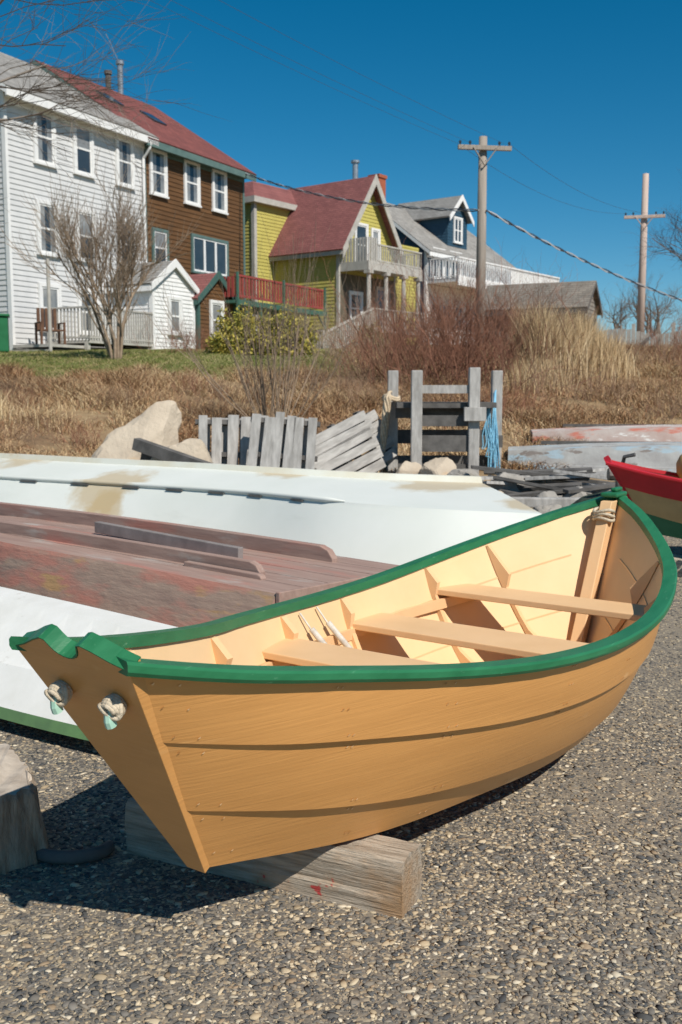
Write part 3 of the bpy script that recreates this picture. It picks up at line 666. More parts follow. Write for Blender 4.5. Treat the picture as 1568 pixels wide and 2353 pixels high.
def gable_house(E_,w,d,ez,rz_,wm,rm,tm,along='x',ov=.35,step=.15,openl=True,cor=True,rake=.28,ovs=.3):
    W=MB()
    if along=='x':
        W.siding((0,0,0),(1,0,0),(0,-1,0),one(0),one(w),0,ez,step)
        W.siding((w,d,0),(-1,0,0),(0,1,0),one(0),one(w),0,ez,.5)
        f=lambda z: max(0,(z-ez)/(rz_-ez))*d/2; g_=lambda z:d-f(z)
        W.siding((0,d,0),(0,-1,0),(-1,0,0),f,g_,0,rz_,step)
        W.siding((w,0,0),(0,1,0),(1,0,0),f,g_,0,rz_,step)
        sl=(rz_-ez)/(d/2)
        Rf=MB()
        slab(Rf,[(-ovs,-ov,ez-ov*sl),(w+ovs,-ov,ez-ov*sl),(w+ovs,d/2,rz_),(-ovs,d/2,rz_)],.1)
        slab(Rf,[(-ovs,d+ov,ez-ov*sl),(w+ovs,d+ov,ez-ov*sl),(w+ovs,d/2,rz_),(-ovs,d/2,rz_)],.1)
        T=MB()
        T.box(-ovs,w+ovs,-ov-.03,-ov+.02,ez-ov*sl-.17,ez-ov*sl+.07)
        T.box(0,w,-ov+.02,-.03,ez-ov*sl-.1,ez-ov*sl-.05); T.box(-.02,w+.02,-.055,-.026,ez-.5,ez-.12)
        for xx in (-ovs-.001,w+ovs-.039):
            for s0,s1 in ((-ov,d/2),(d+ov,d/2)):
                T.prism([(xx,s0,ez-ov*sl-.12),(xx,s0,ez-ov*sl+.08),(xx,s1,rz_+.08),(xx,s1,rz_-.12)],(.04,0,0))
    else:
        f=lambda z: max(0,(z-ez)/(rz_-ez))*w/2; g_=lambda z:w-f(z)
        W.siding((0,0,0),(1,0,0),(0,-1,0),f,g_,0,rz_,step)
        W.siding((w,d,0),(-1,0,0),(0,1,0),f,g_,0,rz_,.5)
        W.siding((0,d,0),(0,-1,0),(-1,0,0),one(0),one(d),0,ez,step)
        W.siding((w,0,0),(0,1,0),(1,0,0),one(0),one(d),0,ez,step)
        sl=(rz_-ez)/(w/2)
        Rf=MB()
        slab(Rf,[(-ov,-ovs,ez-ov*sl),(-ov,d+ovs,ez-ov*sl),(w/2,d+ovs,rz_),(w/2,-ovs,rz_)],.1)
        slab(Rf,[(w+ov,-ovs,ez-ov*sl),(w+ov,d+ovs,ez-ov*sl),(w/2,d+ovs,rz_),(w/2,-ovs,rz_)],.1)
        T=MB()
        for s0 in (-ov,w+ov):
            T.prism([(s0,-ovs-.03,ez-ov*sl-rake),(s0,-ovs-.03,ez-ov*sl+.1),(w/2,-ovs-.03,rz_+.14),(w/2,-ovs-.03,rz_-rake)],(0,.05,0))
        T.box(-ov-.02,-ov+.03,-ovs+.03,d+ovs,ez-ov*sl-.15,ez-ov*sl+.04); T.box(w+ov-.03,w+ov+.02,-ovs+.03,d+ovs,ez-ov*sl-.15,ez-ov*sl+.04)
    if cor:
        for xx,yy in ((0,0),(w,0)):
            T.box(xx-.05,xx+.05,-.045+yy,yy+.1,0,ez-.05)
    W.box(.03,w-.03,.03,d-.03,-1.2,-.001)
    W.obj('wall',wm,E_); Rf.obj('roof',rm,E_); T.obj('trim',tm,E_)
ang=math.atan2(.88,.47)
def loc2(x,y=0,C=(-6.6,34.5),D=(.47,.88)): return (C[0]+D[0]*x-D[1]*y, C[1]+D[1]*x+D[0]*y)
p=loc2(-6.1); GH=empty('row_house',(p[0],p[1],2.6),ang,'three storey pale grey clapboard house with white windows','house')
gable_house(GH,6.06,9,7.45,10.1,wside,greyroof,white,'x',.4,.15)
for xx in (6.1-4.62,6.1-2.98,6.1-1.04):
    window(GH,xx,-.02,5.6,.68,1.45,white); window(GH,xx,-.02,3.0,.68,1.4,white); window(GH,xx,-.02,.75,.7,1.25,white)
t=MB(); t.tube([(5.95,-.42,7.1),(5.95,-.36,6.9),(5.95,-.09,6.6),(5.95,-.09,.1)],.05,8); t.obj('downspout',white,GH)
BH=empty('row_house',(-6.6,34.5,2.6),ang,'three storey brown clapboard house with red shingle roof','house')
gable_house(BH,5.95,9,7.4,10.3,brs,redroof,brdark,'x',.4,.15)
for xx in (.7,2.6,4.3): window(BH,xx,-.02,5.6,.72,1.4,white)
window(BH,.72,-.02,3.25,.68,1.1,brdark,sash=white); window(BH,3.65,-.02,3.25,2.1,1.2,brdark,cols=3,rail=False,sash=white,g=glass)
for (x,y) in ((1.2,2.4),(3.0,1.9)):
    sl=2.9/4.5; t=MB(); slab(t,[(x,y,7.4+y*sl+.1),(x+.7,y,7.4+y*sl+.1),(x+.7,y+.7,7.4+(y+.7)*sl+.1),(x,y+.7,7.4+(y+.7)*sl+.1)],.08); t.obj('skylight',glass,BH)
for (x,h_,r_) in ((4.25,.55,.16),(3.55,.0,.15)):
    t=MB(); t.tube([(x,4.5,10.1),(x,4.5,10.9+h_)],.11,10); t.tube([(x,4.5,10.92+h_),(x,4.5,11.05+h_)],r_,10); t.obj('stovepipe',metalm if h_>.3 else greyd,BH)
p=loc2(-1.96,-1.8); WS=empty('lean_shed',(p[0],p[1],2.55),ang,'small white clapboard shed with steep gable','shed')
gable_house(WS,2.12,1.75,2.35,3.05,white,greyroofy,white,'y',.18,.13,ovs=.12,rake=.12); window(WS,1.08,-.02,.85,.52,1.05,white,g=curt)
p=loc2(.32,-1.9); BS=empty('lean_shed',(p[0],p[1],2.35),ang,'small brown clapboard shed with red roof and teal trim','shed')
tealt=mat('dark_teal_trim',(.06,.13,.11),(.045,.10,.09),sc=3,rough=.6)
gable_house(BS,2.1,1.85,2.3,3.1,brs,redroofy,tealt,'y',.18,.13,ovs=.12,rake=.12); window(BS,1.0,-.02,1.0,.6,1.15,white,g=curt)
def railing(mb,a,b_,h,n_,r=.02,top=.05):
    a=Vector(a);b_=Vector(b_)
    for i in range(n_+1):
        p_=a+(b_-a)*i/n_; mb.box(p_.x-r,p_.x+r,p_.y-r,p_.y+r,p_.z,p_.z+h)
    mb.beam(a+Vector((0,0,h)),b_+Vector((0,0,h)),top*1.6,top); mb.beam(a+Vector((0,0,.08)),b_+Vector((0,0,.08)),top,top)
p=loc2(-4.9,-1.8); DK=empty('porch_deck',(p[0],p[1],2.55),ang,'weathered grey wooden deck with balustrade beside grey house','deck')
t=MB(); t.box(0,2.9,0,1.7,.36,.44); t.box(-1.3,-.0,.2,1.7,.2,.28); t.box(-1.5,-1.3,.2,1.7,.05,.12); t.obj('floor',greyt,DK)
t=MB(); railing(t,(0,0,.44),(2.9,0,.44),.95,26); railing(t,(0,0,.44),(0,1.6,.44),.95,12); t.obj('balustrade',greyt,DK)
t=MB(); 
for x in (0.05,1.4,2.8): t.box(x-.06,x+.06,.06,.18,-.6,.36)
t.obj('post',greyt,DK)
t=MB(); t.tube([(0,0,0),(0,0,2.5)],.05,8); x,y=-7.95,27.6; tag(t.obj('wooden_post',greyt,None,(x,y,gh(x,y))),'slender pale wooden post on the lawn','post')
CH=empty('garden_chair',(loc2(-5.75,-1.1)[0],loc2(-5.75,-1.1)[1],2.83),ang-.5,'brown slatted wooden garden chair on the deck','chair')
chm=mat('stained_wood',(.16,.08,.045),(.1,.05,.03),sc=6,rough=.7)
t=MB(); t.box(-.3,.3,-.3,.25,.38,.42); t.obj('seat',chm,CH)
t=MB()
for i in range(5): t.box(-.29+i*.12,-.2+i*.12,.24,.27,.42,1.05)
t.obj('backrest',chm,CH)
for x in (-.33,.33):
    t=MB(); t.box(x-.03,x+.03,-.32,.28,.6,.63); t.obj('armrest',chm,CH)
    for y in (-.28,.22): t=MB(); t.box(x-.03,x+.03,y-.03,y+.03,0,.6); t.obj('leg',chm,CH)
binm=mat('green_bin_plastic',(.015,.12,.045),(.02,.15,.06),sc=4,rough=.5)
BN=empty('wheelie_bin',(-9.45,27.9,gh(-9.45,27.9)),.3,'dark green plastic refuse bin on the lawn','bin')
t=MB(); t.prism([(-.25,-.28,0),(.25,-.28,0),(.25,.28,0),(-.25,.28,0)],(0,0,.95)); t.obj('body',binm,BN,bevel=.03)
t=MB(); t.box(-.3,.3,-.33,.33,.955,1.03); t.obj('lid',binm,BN,bevel=.02)
redd=mat('red_fence_paint',(.33,.06,.05),(.25,.045,.04),sc=4,rough=.7); teal=mat('dark_teal_paint',(.055,.14,.105),(.04,.11,.08),sc=4,rough=.6)
RD=empty('raised_deck',(-3.65,35.0,2.7),ang,'raised deck with red board railing on dark green posts','deck')
t=MB(); t.box(0,6.3,0,2.4,1.85,1.95); t.obj('floor',teal,RD)
t=MB(); 
for i in range(32): t.box(.03+i*.196,.03+i*.196+.10,-.02,.02,2.05,2.75)
for i in range(14): t.box(-.02,.02,.05+i*.17,.05+i*.17+.10,2.05,2.75)
t.box(0,6.3,-.04,.04,2.755,2.83); t.box(0,6.3,-.04,-.021,2.05,2.14)
t.obj('board_railing',redd,RD)
t=MB()
for x in (0.05,3.1,6.25): t.box(x-.05,x+.05,-.1,-.042,-.6,2.9)
for x in (1.5,4.7): t.box(x-.05,x+.05,-.1,-.042,-.6,1.95)
for x in (.2,3.1,6.2): t.box(x-.06,x+.06,2.2,2.32,-.6,1.85)
t.box(0.0,6.3,-.13,-.101,1.78,1.96); t.beam((.1,-.15,1.2),(.8,-.15,1.85),.06,.06); t.beam((6.2,-.15,1.2),(5.5,-.15,1.85),.06,.06)
t.obj('post',teal,RD)
yang=math.atan2(.8,.6)
YH=empty('gabled_house',(-.1,44,3.5),yang,'yellow clapboard house with steep red roof and pale trim','house')
gable_house(YH,4.3,7.6,4.4,7.4,yel,redroofy,greyt,'y',.3,.15,ovs=.45,rake=.32)
W=MB()
W.siding((-1.3,8.5,0),(0,-1,0),(-1,0,0),one(0),one(4.8),0,6.3,.15); W.siding((-1.3,3.7,0),(1,0,0),(0,-1,0),one(0),one(5),0,6.3,.15); W.box(-1.25,3.7,3.75,8.4,0,6.25)
W.siding((4.3,0.2,0),(1,0,0),(0,-1,0),one(0),one(2.4),0,4.9,.15); W.box(4.3,6.7,.22,5,0,4.85)
W.obj('wing_wall',yel,YH)
T=MB(); T.box(-1.6,4.0,3.4,8.8,6.25,6.5); T.box(-1.38,-1.2,3.62,3.8,0,6.25); T.obj('cornice',greyt,YH)
Rf=MB(); vs=[(-1.55,3.45,6.505),(3.9,3.45,6.505),(3.9,8.7,6.505),(-1.55,8.7,6.505),(-.7,4.3,7.35),(3.1,4.3,7.35),(3.1,7.9,7.35),(-.7,7.9,7.35)]
Rf.add(vs,[(0,1,5,4),(1,2,6,5),(2,3,7,6),(3,0,4,7),(4,5,6,7)]); Rf.obj('wing_roof',redroofy,YH)
window(YH,-1.32,6.9,4.3,.9,1.3,greyt,rz=-math.pi/2,g=glass); window(YH,-1.32,7.9,4.3,.6,1.3,greyt,rz=-math.pi/2,g=glass)
window(YH,1.6,-.02,3.6,.8,1.7,white,g=glass); window(YH,2.7,-.02,3.6,.5,1.6,white,g=curt)
window(YH,1.2,-.02,1.0,.8,1.3,white,g=glass); window(YH,3.3,-.02,.75,.9,1.9,greyt,g=glass,rail=False)
t=MB(); t.box(.1,4.25,-1.5,-.05,3.3,3.5); t.box(.05,4.3,-1.55,-1.5,3.15,3.52); t.box(.05,.1,-1.5,-.05,3.15,3.52); t.box(-.2,5.4,-1.6,-.05,.55,.68); t.obj('balcony_floor',greyt,YH)
t=MB()
for i in range(4): t.box(.1+i*.165,.2+i*.165,-1.53,-1.49,3.5,4.5)
for i in range(9): t.box(.06,.10,-1.45+i*.16,-1.35+i*.16,3.5,4.5)
railing(t,(.75,-1.5,3.5),(4.25,-1.5,3.5),.75,22,.02,.06); railing(t,(4.25,-1.5,3.5),(4.25,-.1,3.5),.75,8,.02,.06); railing(t,(.1,-1.58,.68),(5.4,-1.58,.68),.85,28,.022,.06); t.obj('balustrade',greyt,YH)
for x in (.2,1.5,2.9,4.1): t=MB(); t.tube([(x,-1.45,.68),(x,-1.45,3.15)],[.12,.09],8); t.box(x-.15,x+.15,-1.6,-1.3,3.0,3.14); t.obj('porch_post',greyt,YH)
t=MB(); t.box(.05,4.25,-.03,-.027,.7,3.1); t.obj('porch_shade_sheet',mat('shaded_brown_wall',(.12,.10,.07),rough=.8),YH)  # thin dark sheet over the yellow wall; porch shade put into its colour
t=MB()
for i in range(8): t.box(-2.6+i*.32,-2.25+i*.32,-1.6,-.4,-.6,-.1+i*.09)
t.obj('steps',greyt,YH)
t=MB(); railing(t,(-3.2,-1.75,-.6),(0.1,-1.75,.55),.95,24,.025,.07); railing(t,(-3.4,-1.8,-.8),(-3.4,.4,-.8),1.2,14,.03,.07); t.obj('stair_railing',greyt,YH)
t=MB(); t.box(3.6,4.15,.4,.95,4.5,7.75); t.box(3.55,4.2,.35,1.0,7.755,7.9); t.obj('chimney',brick,YH); t=MB(); t.tube([(2.3,.8,7.2),(2.3,.8,8.2)],.13,10); t.tube([(2.3,.8,8.2),(2.3,.8,8.3)],.2,10); t.obj('stovepipe',metalm,YH)
UH=empty('gabled_house',(4.6,55,4.0),yang,'navy and white house with grey roof dormer and long balcony','house')
gable_house(UH,9.5,8,5.2,8.2,bluep,greyroof,white,'x',.4,.16,rake=.3)
W=MB(); W.siding((3.0,.5,0),(1,0,0),(0,-1,0),lambda z:max(0,(z-7.4)/1.0)*1.1,lambda z:2.2-max(0,(z-7.4)/1.0)*1.1,5.4,8.4,.16); W.siding((3.0,4.5,0),(0,-1,0),(-1,0,0),one(0),one(4),5.4,7.4,.16); W.siding((5.2,.5,0),(0,1,0),(1,0,0),one(0),one(4),5.4,7.4,.16); W.obj('dormer_wall',bluep,UH)
Rf=MB(); slab(Rf,[(2.75,.2,7.2),(2.75,4.5,7.2),(4.1,4.5,8.5),(4.1,.2,8.5)],.1); slab(Rf,[(5.45,.2,7.2),(5.45,4.5,7.2),(4.1,4.5,8.5),(4.1,.2,8.5)],.1); Rf.obj('dormer_roof',greyroofy,UH)
T=MB(); T.prism([(2.75,.15,7.0),(2.75,.15,7.3),(4.1,.15,8.62),(4.1,.15,8.3)],(0,.05,0)); T.prism([(5.45,.15,7.0),(5.45,.15,7.3),(4.1,.15,8.62),(4.1,.15,8.3)],(0,.05,0)); T.obj('dormer_trim',white,UH)
window(UH,4.1,.48,6.0,.75,1.3,white,cols=2,g=glass)
t=MB(); t.box(0,12.5,-2,-.06,3.3,3.5); t.box(-.05,12.55,-2.06,-2.0,3.1,3.6); t.box(9.6,12.4,-.06,6,0,3.3); t.obj('balcony_floor',white,UH)
t=MB(); railing(t,(0,-1.98,3.5),(12.5,-1.98,3.5),1.05,56,.03,.08); railing(t,(0,-1.98,3.5),(0,-.1,3.5),1.05,10,.03); t.box(6,12.5,-1.95,-1.93,3.5,4.5); t.obj('balustrade',white,UH)
t=MB(); t.box(-.05,9.6,-.06,-.035,-.3,3.28); t.obj('lower_wall',white,UH)
for x in (.8,2.0,3.4,5): window(UH,x,-.07,.9,.75,1.4,white,cols=2,g=glass)
for x in (1.2,3.0): window(UH,x,-.03,3.7,1.1,1.5,white,cols=2,g=glass,rail=False)
t=MB(); t.tube([(5.2,3,7.2),(5.2,3,8.7)],.1,8); t.obj('vent_pipe',greyd,UH)
GS=empty('garden_shed',(5.75,41.3,3.35),R(-24),'grey shingled garden shed with small arched window','shed')
shk=shingle('shed_shakes',(.29,.255,.215),(.205,.18,.15)); gable_house(GS,4.1,3.0,1.5,2.5,mat('grey_shed_boards',(.27,.245,.21),(.20,.175,.15),sc=3,rough=.9),shk,greyd,'x',.25,.16,ovs=.2)
t=MB(); t.prism([(1.9,-.06,.3),(2.4,-.06,.3),(2.4,-.06,.8),(2.15,-.06,1.15),(1.9,-.06,.8)],(0,.03,0)); w_=t.obj('window',white,GS); t=MB(); t.prism([(1.98,-.075,.36),(2.32,-.075,.36),(2.32,-.075,.78),(2.15,-.075,1.02),(1.98,-.075,.78)],(0,.01,0)); t.obj('pane',glass,w_)
FN=empty('board_fence',(8.4,33.5,2.75),R(-25),'low weathered board fence on the bank','fence')
t=MB()
for i in range(26): t.box(i*.15,i*.15+.13,0,.025,0,.7+.1*math.sin(i*.35))
t.obj('boards',greyt,FN); t=MB()
for i in range(4): t.box(i*1.25-.05,i*1.25+.05,.03,.13,-.4,.95)
t.obj('post',greyt,FN)
# ------------------------------------------------------------ poles + wires
polem=mat('pole_wood',(.36,.31,.26),(.26,.225,.19),sc=3,st=(6,6,.3),rough=.9,bump=.4,bsc=6,bst=(8,8,.5)); polep=mat('pale_pole_wood',(.56,.45,.38),(.45,.35,.30),sc=3,st=(4,4,.3),rough=.9)
def upole(x,y,z0,z1,r,arm,az,pm,label,rz):
    E_=empty('utility_pole',(x,y,z0),rz,label,'utility pole')
    H=z1-z0; t=MB(); t.tube([(0,0,-.3),(0,0,H*.5),(0,0,H)],[r*1.12,r,r*.85],12); t.obj('pole',pm,E_,smooth=True)
    t=MB(); t.box(-arm,arm,-r-.1,-r-.0,az-z0-.06,az-z0+.06); t.beam((-arm*.45,-r-.12,az-z0),(0,-r-.06,az-z0-.45),.04,.03); t.beam((arm*.45,-r-.12,az-z0),(0,-r-.06,az-z0-.45),.04,.03); t.obj('crossarm',pm,E_,bevel=.01)
    for s_ in (-.92,-.55,.55,.92):
        m_=lathe([(.001,.0),(.03,0),(.02,.04),(.04,.06),(.04,.09),(.02,.12),(.001,.125)],8); m_.obj('insulator',glass,E_,(s_*arm,-r-.05,az-z0+.06))
upole(3.85,28,2.4,8.35,.13,.74,8.02,polem,'weathered wooden utility pole with crossarm and insulators',R(8))
upole(11.85,40,3.2,9.9,.14,.77,8.25,polep,'pale wooden utility pole with low crossarm',R(-14))
wirem=mat('cable_black',(.05,.06,.08),rough=.6); wireg=mat('cable_grey',(.42,.42,.43),rough=.5)
def wire(a,b_,sag,r,m_,label,braid=False):
    a=Vector(a);b_=Vector(b_); t=MB(); N=60 if braid else 24
    P=[a+(b_-a)*i/N-Vector((0,0,sag*4*(i/N)*(1-i/N))) for i in range(N+1)]
    if braid:
        for ph in (0,3.14):
            t.tube([p_+Vector((0,math.cos(i*1.1+ph)*.03,math.sin(i*1.1+ph)*.03)) for i,p_ in enumerate(P)],r,4,0 if ph==0 else 1)
        o=t.obj('power_cable',[wireg,wirem])
    else: t.tube(P,r,4); o=t.obj('power_cable',m_)
    tag(o,label,'cable','overhead cables')
wire((-3.9,39.6,9.9),(3.75,27.9,6.4),.35,.022,wireg,'twisted service cable strung from house to pole',True)
wire((3.95,27.9,6.4),(12.6,33,4.0),.25,.022,wireg,'twisted service cable running down from the pole',True)
for s_ in (-.68,-.3,.55): wire((3.85+s_,27.9,8.15),(-8.0+s_,11,8.9),.2,.0036,wirem,'thin overhead wire against the sky')
for s_ in (-.68,.68): wire((3.85+s_,27.9,8.15),(11.85+s_,40,8.4),.5,.005,wirem,'thin overhead wire against the sky')
# ------------------------------------------------------------ vegetation
barkm=mat('grey_bark',(.27,.225,.19),(.19,.16,.13),sc=10,rough=.95); twig=mat('tan_twigs',(.36,.27,.19),(.25,.185,.13),sc=10,rough=.95)
redtw=mat('reddish_twigs',(.27,.12,.075),(.18,.095,.062),sc=6,rough=.95); dkt=mat('dark_twigs',(.13,.10,.085),(.08,.065,.055),sc=6,rough=.95)
def grow(mbs,p,d,L,r,dep,mx_,up=.15,spread=.6,kids=(3,5),taper=.55,wob=.18,sides=4,rmin=0):
    N=4; pts=[Vector(p)]; dd=Vector(d).normalized(); r=max(r,rmin)
    for i in range(N):
        dd=(dd+Vector((random.gauss(0,wob),random.gauss(0,wob),random.gauss(0,wob)+up*.3))).normalized(); pts.append(pts[-1]+dd*L/N)
    last=dep==mx_
    mbs[0 if dep==0 else 1].tube(pts,[r*(1-(1-taper)*i/N)*(1 if not last or i<N else .4) for i in range(N+1)],sides if dep==0 else 3,cap=False)
    if last: return
    for k in range(random.randint(*kids)):
        t=random.uniform(.3,1); i=min(int(t*N),N-1); q=pts[i].lerp(pts[i+1],t*N-i)
        ax=(pts[i+1]-pts[i]).normalized(); o=ax.orthogonal().normalized(); o.rotate(Quaternion(ax,random.uniform(0,6.283)))
        nd=(ax+o*random.uniform(spread*.5,spread*1.3)+Vector((0,0,up))).normalized()
        grow(mbs,q,nd,L*random.uniform(.5,.8),r*taper*random.uniform(.6,.9),dep+1,mx_,up,spread,kids,taper,wob,sides,rmin)
def bare_tree(name,loc,stems,mt,mc,label,cat='tree',trunk='trunk',crown='branches'):
    E_=empty(name,loc,0,label,cat); a=MB();b_=MB()
    for (p,d,L,r,kw) in stems: grow([a,b_],p,d,L,r,0,**kw)
    a.obj(trunk,mt,E_,smooth=True); b_.obj(crown,mc,E_); return E_
random.seed(21)
st_=[]
for i in range(7):
    a=i*.9; st_.append(((.08*math.cos(a),.08*math.sin(a),-.1),(.30*math.cos(a),.30*math.sin(a),1),1.65+random.random()*.6,.05,dict(mx_=3,up=.3,spread=.55,kids=(5,7),wob=.14,rmin=.005)))
bare_tree('ornamental_tree',(-5.35,24,gh(-5.35,24)),st_,twig,twig,'multi stemmed leafless ornamental tree on the lawn')
random.seed(4)
st_=[((0,0,0),(.05,0,1),4.6,.12,dict(mx_=0)) ]
for z,dx,dz,L in ((4.3,1,.55,2.0),(4.6,.8,.9,2.4),(4.6,.3,1,2.3),(4.5,1,.75,2.5),(3.2,1,.15,1.0),(4.0,.9,.5,1.7),(4.4,1,.9,2.5)):
    st_.append(((.2*z/4,0,z),(dx,random.uniform(-.4,.4),dz),L,.026,dict(mx_=3,up=-.02,spread=.6,kids=(4,6),wob=.12,rmin=.0034)))
bare_tree('bare_tree',(-6.5,15.0,gh(-6.5,15.0)-.2),st_,barkm,barkm,'tall leafless tree with fine grey branches')
random.seed(9)
st_=[]
for i in range(30):
    a=random.uniform(0,6.28); k=random.uniform(.1,1.0); st_.append(((.12*math.cos(a),.12*math.sin(a),-.1),(k*math.cos(a),k*math.sin(a),1),random.uniform(1.2,1.9),.012,dict(mx_=2,up=.2,spread=.35,kids=(2,4),wob=.08)))
bare_tree('willow_shrub',(-.95,14.2,gh(-.95,14.2)),st_,twig,twig,'leafless shrub with fan of upright slender stems','shrub','stems')
bare_tree('bare_tree',(13.2,36,gh(13,36)-.2),[((0,0,0),(-.1*i,0,1),2.6,.14,dict(mx_=5,up=.15,spread=.9,kids=(3,5),wob=.15)) for i in (0,1.5,-1)],dkt,dkt,'dark leafless spreading tree beside the pole')
for (x,y,h_) in ((11.6,62,2.2),(14.5,64,2.2),(17,55,2.0),(12.2,44,1.3),(14,46,1.6),(19,60,2.4)):
    bare_tree('bare_tree',(x,y,gh(x,y)-.2),[((0,0,0),(random.uniform(-.2,.2),0,1),h_,.09,dict(mx_=4,up=.15,spread=.9,kids=(3,5),wob=.15)) for i in range(2)],barkm,barkm,'small leafless tree beyond the shed')
def bramble_mesh(nst,rad,h,seed,kids=(2,4),mx_=2):
    random.seed(seed); a=MB(); 
    for i in range(nst):
        x,y=random.gauss(0,rad*.5),random.gauss(0,rad*.5); grow([a,a],(x,y,-.1),(random.gauss(0,.35),random.gauss(0,.35),1),random.uniform(.3,.6)*h,.0065,0,mx_,up=.15,spread=.65,kids=kids,wob=.2,sides=3)
    return a
A=bramble_mesh(56,1.0,1.5,11).obj('bramble',redtw); B_=bramble_mesh(50,1.0,1.4,12).obj('bramble',mat('brown_twigs',(.27,.17,.11),(.19,.12,.08),sc=6,rough=.95)); C_=bramble_mesh(36,1.0,1.7,13).obj('bramble',twig)
base=[A,B_,C_]
random.seed(5)
pl=[(1.6,18.5,1.45,0),(2.4,19.2,1.6,0),(3.1,18.6,1.3,0),(1.0,19.5,1.3,0),(2.6,21,1.9,0),(1.8,20.2,1.8,0),(3.2,20,1.5,0),(2.9,22,1.9,0),(.2,18.8,.9,1),(-.5,17.5,.8,1),(3.6,17.2,.8,1),(7.2,21,1.2,1),(8.3,23,1.3,0),(9.5,24.5,1.3,1),(7.6,18.5,.9,1),(6.6,17.5,.7,0),(-3.5,16,.45,1),(-5,15,.45,0),(-2.2,15,.5,1),(0.4,15.6,.7,1),(1.6,15.2,.7,1),(2.6,15,.6,0),(-4.4,27.6,.9,0),(-3.9,27.9,.8,0),(5.8,22.5,1.0,1),(10.8,27,1.4,1),(9,20,1.0,1),(12,30,1.6,1),(-.4,26,1.4,2),(.8,25,1.3,2),(1.6,27,1.4,0),(.2,22.5,1.0,2),(2.4,24,1.6,0),(6.2,15,.6,1),(5,14.8,.6,1),(7.3,16,.7,0),(-4.2,13.4,.4,1),(-3.4,13.0,.35,0),(-5.6,16.8,.5,1),(-2.6,17.6,.45,0),(-6.8,18.5,.5,1),(-1.6,16.2,.6,1),(8.8,17.5,.7,1),(4.4,16.5,.6,1)]
for i,(x,y,s_,k) in enumerate(pl):
    src=base[k]; o=src.copy(); COL.objects.link(o)
    o.location=(x,y,gh(x,y)); o.scale=(s_,s_,s_); o.rotation_euler=(0,0,random.uniform(0,6)); tag(o,('leafless reddish bramble thicket on the bank','leafless brown bramble thicket on the bank','leafless tan bush on the bank')[k],'bush','bushes on the bank')
for o in base: bpy.data.objects.remove(o)
def blades(name,x,y,z,h,w,lean,C,m_):
    N=len(x); a=rng.random(N)*6.283; dx,dy=np.cos(a),np.sin(a); la=rng.random(N)*6.283; L=lean*rng.random(N)*h
    px,py=-dy*w/2,dx*w/2; P=np.zeros((N,5,3))
    P[:,0]=np.stack([x+px,y+py,z],1); P[:,1]=np.stack([x-px,y-py,z],1)
    mx1,my1=x+np.cos(la)*L*.35,y+np.sin(la)*L*.35
    P[:,2]=np.stack([mx1+px*.8,my1+py*.8,z+h*.6],1); P[:,3]=np.stack([mx1-px*.8,my1-py*.8,z+h*.6],1)
    P[:,4]=np.stack([x+np.cos(la)*L,y+np.sin(la)*L,z+h],1)
    F=np.array([(0,1,3),(0,3,2),(2,3,4)])[None]+(np.arange(N)*5)[:,None,None]
    return npmesh(name,P.reshape(-1,3),F.reshape(-1,3),np.repeat(C,5,0),m_)
bm_=mat('dry_blades',(1,1,1),attr=True,rough=.8,spec=.1)
N=240000
y=11.4+17*rng.random(N)**1.3; x=(rng.random(N)*2-1)*(.42*y+1.0)
nzv=np.sin(x*1.7+np.sin(y*1.1)*2)*np.sin(y*1.9+x*.6)+.5*np.sin(x*4.3+y*3.1)
lawnm=(y+.6*np.sin(x*2)+.5*np.sin(x*5.3+y)>20.3)&(x<.3)
keep=(rng.random(N)<np.clip(.5+.5*nzv,.08,1)); keep|=lawnm; x=x[keep];y=y[keep];nzv=nzv[keep];lawnm=lawnm[keep]; N=len(x)
z=np.array([gh(a,b_) for a,b_ in zip(x,y)])-.02
h=np.clip(.10+.10*nzv+.14*rng.random(N),.05,.4)*np.clip((y-9)/7,.5,1); h[lawnm]=.04+.05*rng.random(lawnm.sum())
pal2=np.array([(.54,.40,.23),(.44,.31,.17),(.30,.19,.11),(.62,.49,.30),(.36,.20,.11),(.23,.15,.09)])
rb=np.clip(.5+.5*np.sin(x*.9+1.3*np.sin(y*.7))*np.sin(y*.8+x*.3),0,1)[:,None]
C=pal2[rng.choice(6,N,p=[.27,.22,.16,.15,.12,.08])]*(.8+.4*rng.random((N,1)))*(1.05-rb*np.array([[.28,.42,.46]]))
gp=np.array([(.14,.18,.045),(.20,.21,.065),(.40,.33,.17)]); C[lawnm]=gp[rng.choice(3,lawnm.sum(),p=[.36,.32,.32])]
o=blades('dry_grass',x,y,z,h,.013+0*x,2.2,C,bm_); tag(o,'matted dry beige and brown grass on the bank','grass',kind='stuff')
def reed(cx,cy,n_,sx_,sy_,H,label):
    x=cx+rng.normal(0,sx_,n_); y=cy+rng.normal(0,sy_,n_); z=np.array([gh(a,b_) for a,b_ in zip(x,y)])-.05
    h=H*(.35+.65*rng.random(n_)**1.2)*np.exp(-((x-cx)/(2.8*sx_))**2)*(1+.15*np.sin(x*7))
    C=np.array([(.66,.50,.29),(.54,.39,.22),(.72,.57,.36),(.40,.27,.15)])[rng.choice(4,n_)]*(.85+.3*rng.random((n_,1)))
    o=blades('reed_clump',x,y,z,h,.009+.007*rng.random(n_),.45,C,bm_); tag(o,label,'ornamental grass','clumps of tall dry grass')
reed(4.0,19.6,9000,.42,.4,1.5,'tall feathery clump of dry straw coloured grass')
reed(4.85,20.2,8000,.36,.4,1.3,'tall clump of dry straw coloured reeds')
reed(3.5,18.3,2500,.3,.3,.8,'low clump of dry straw coloured reeds')
reed(11.2,24.5,3000,.8,.6,1.0,'low clump of pale dry grass on the bank')
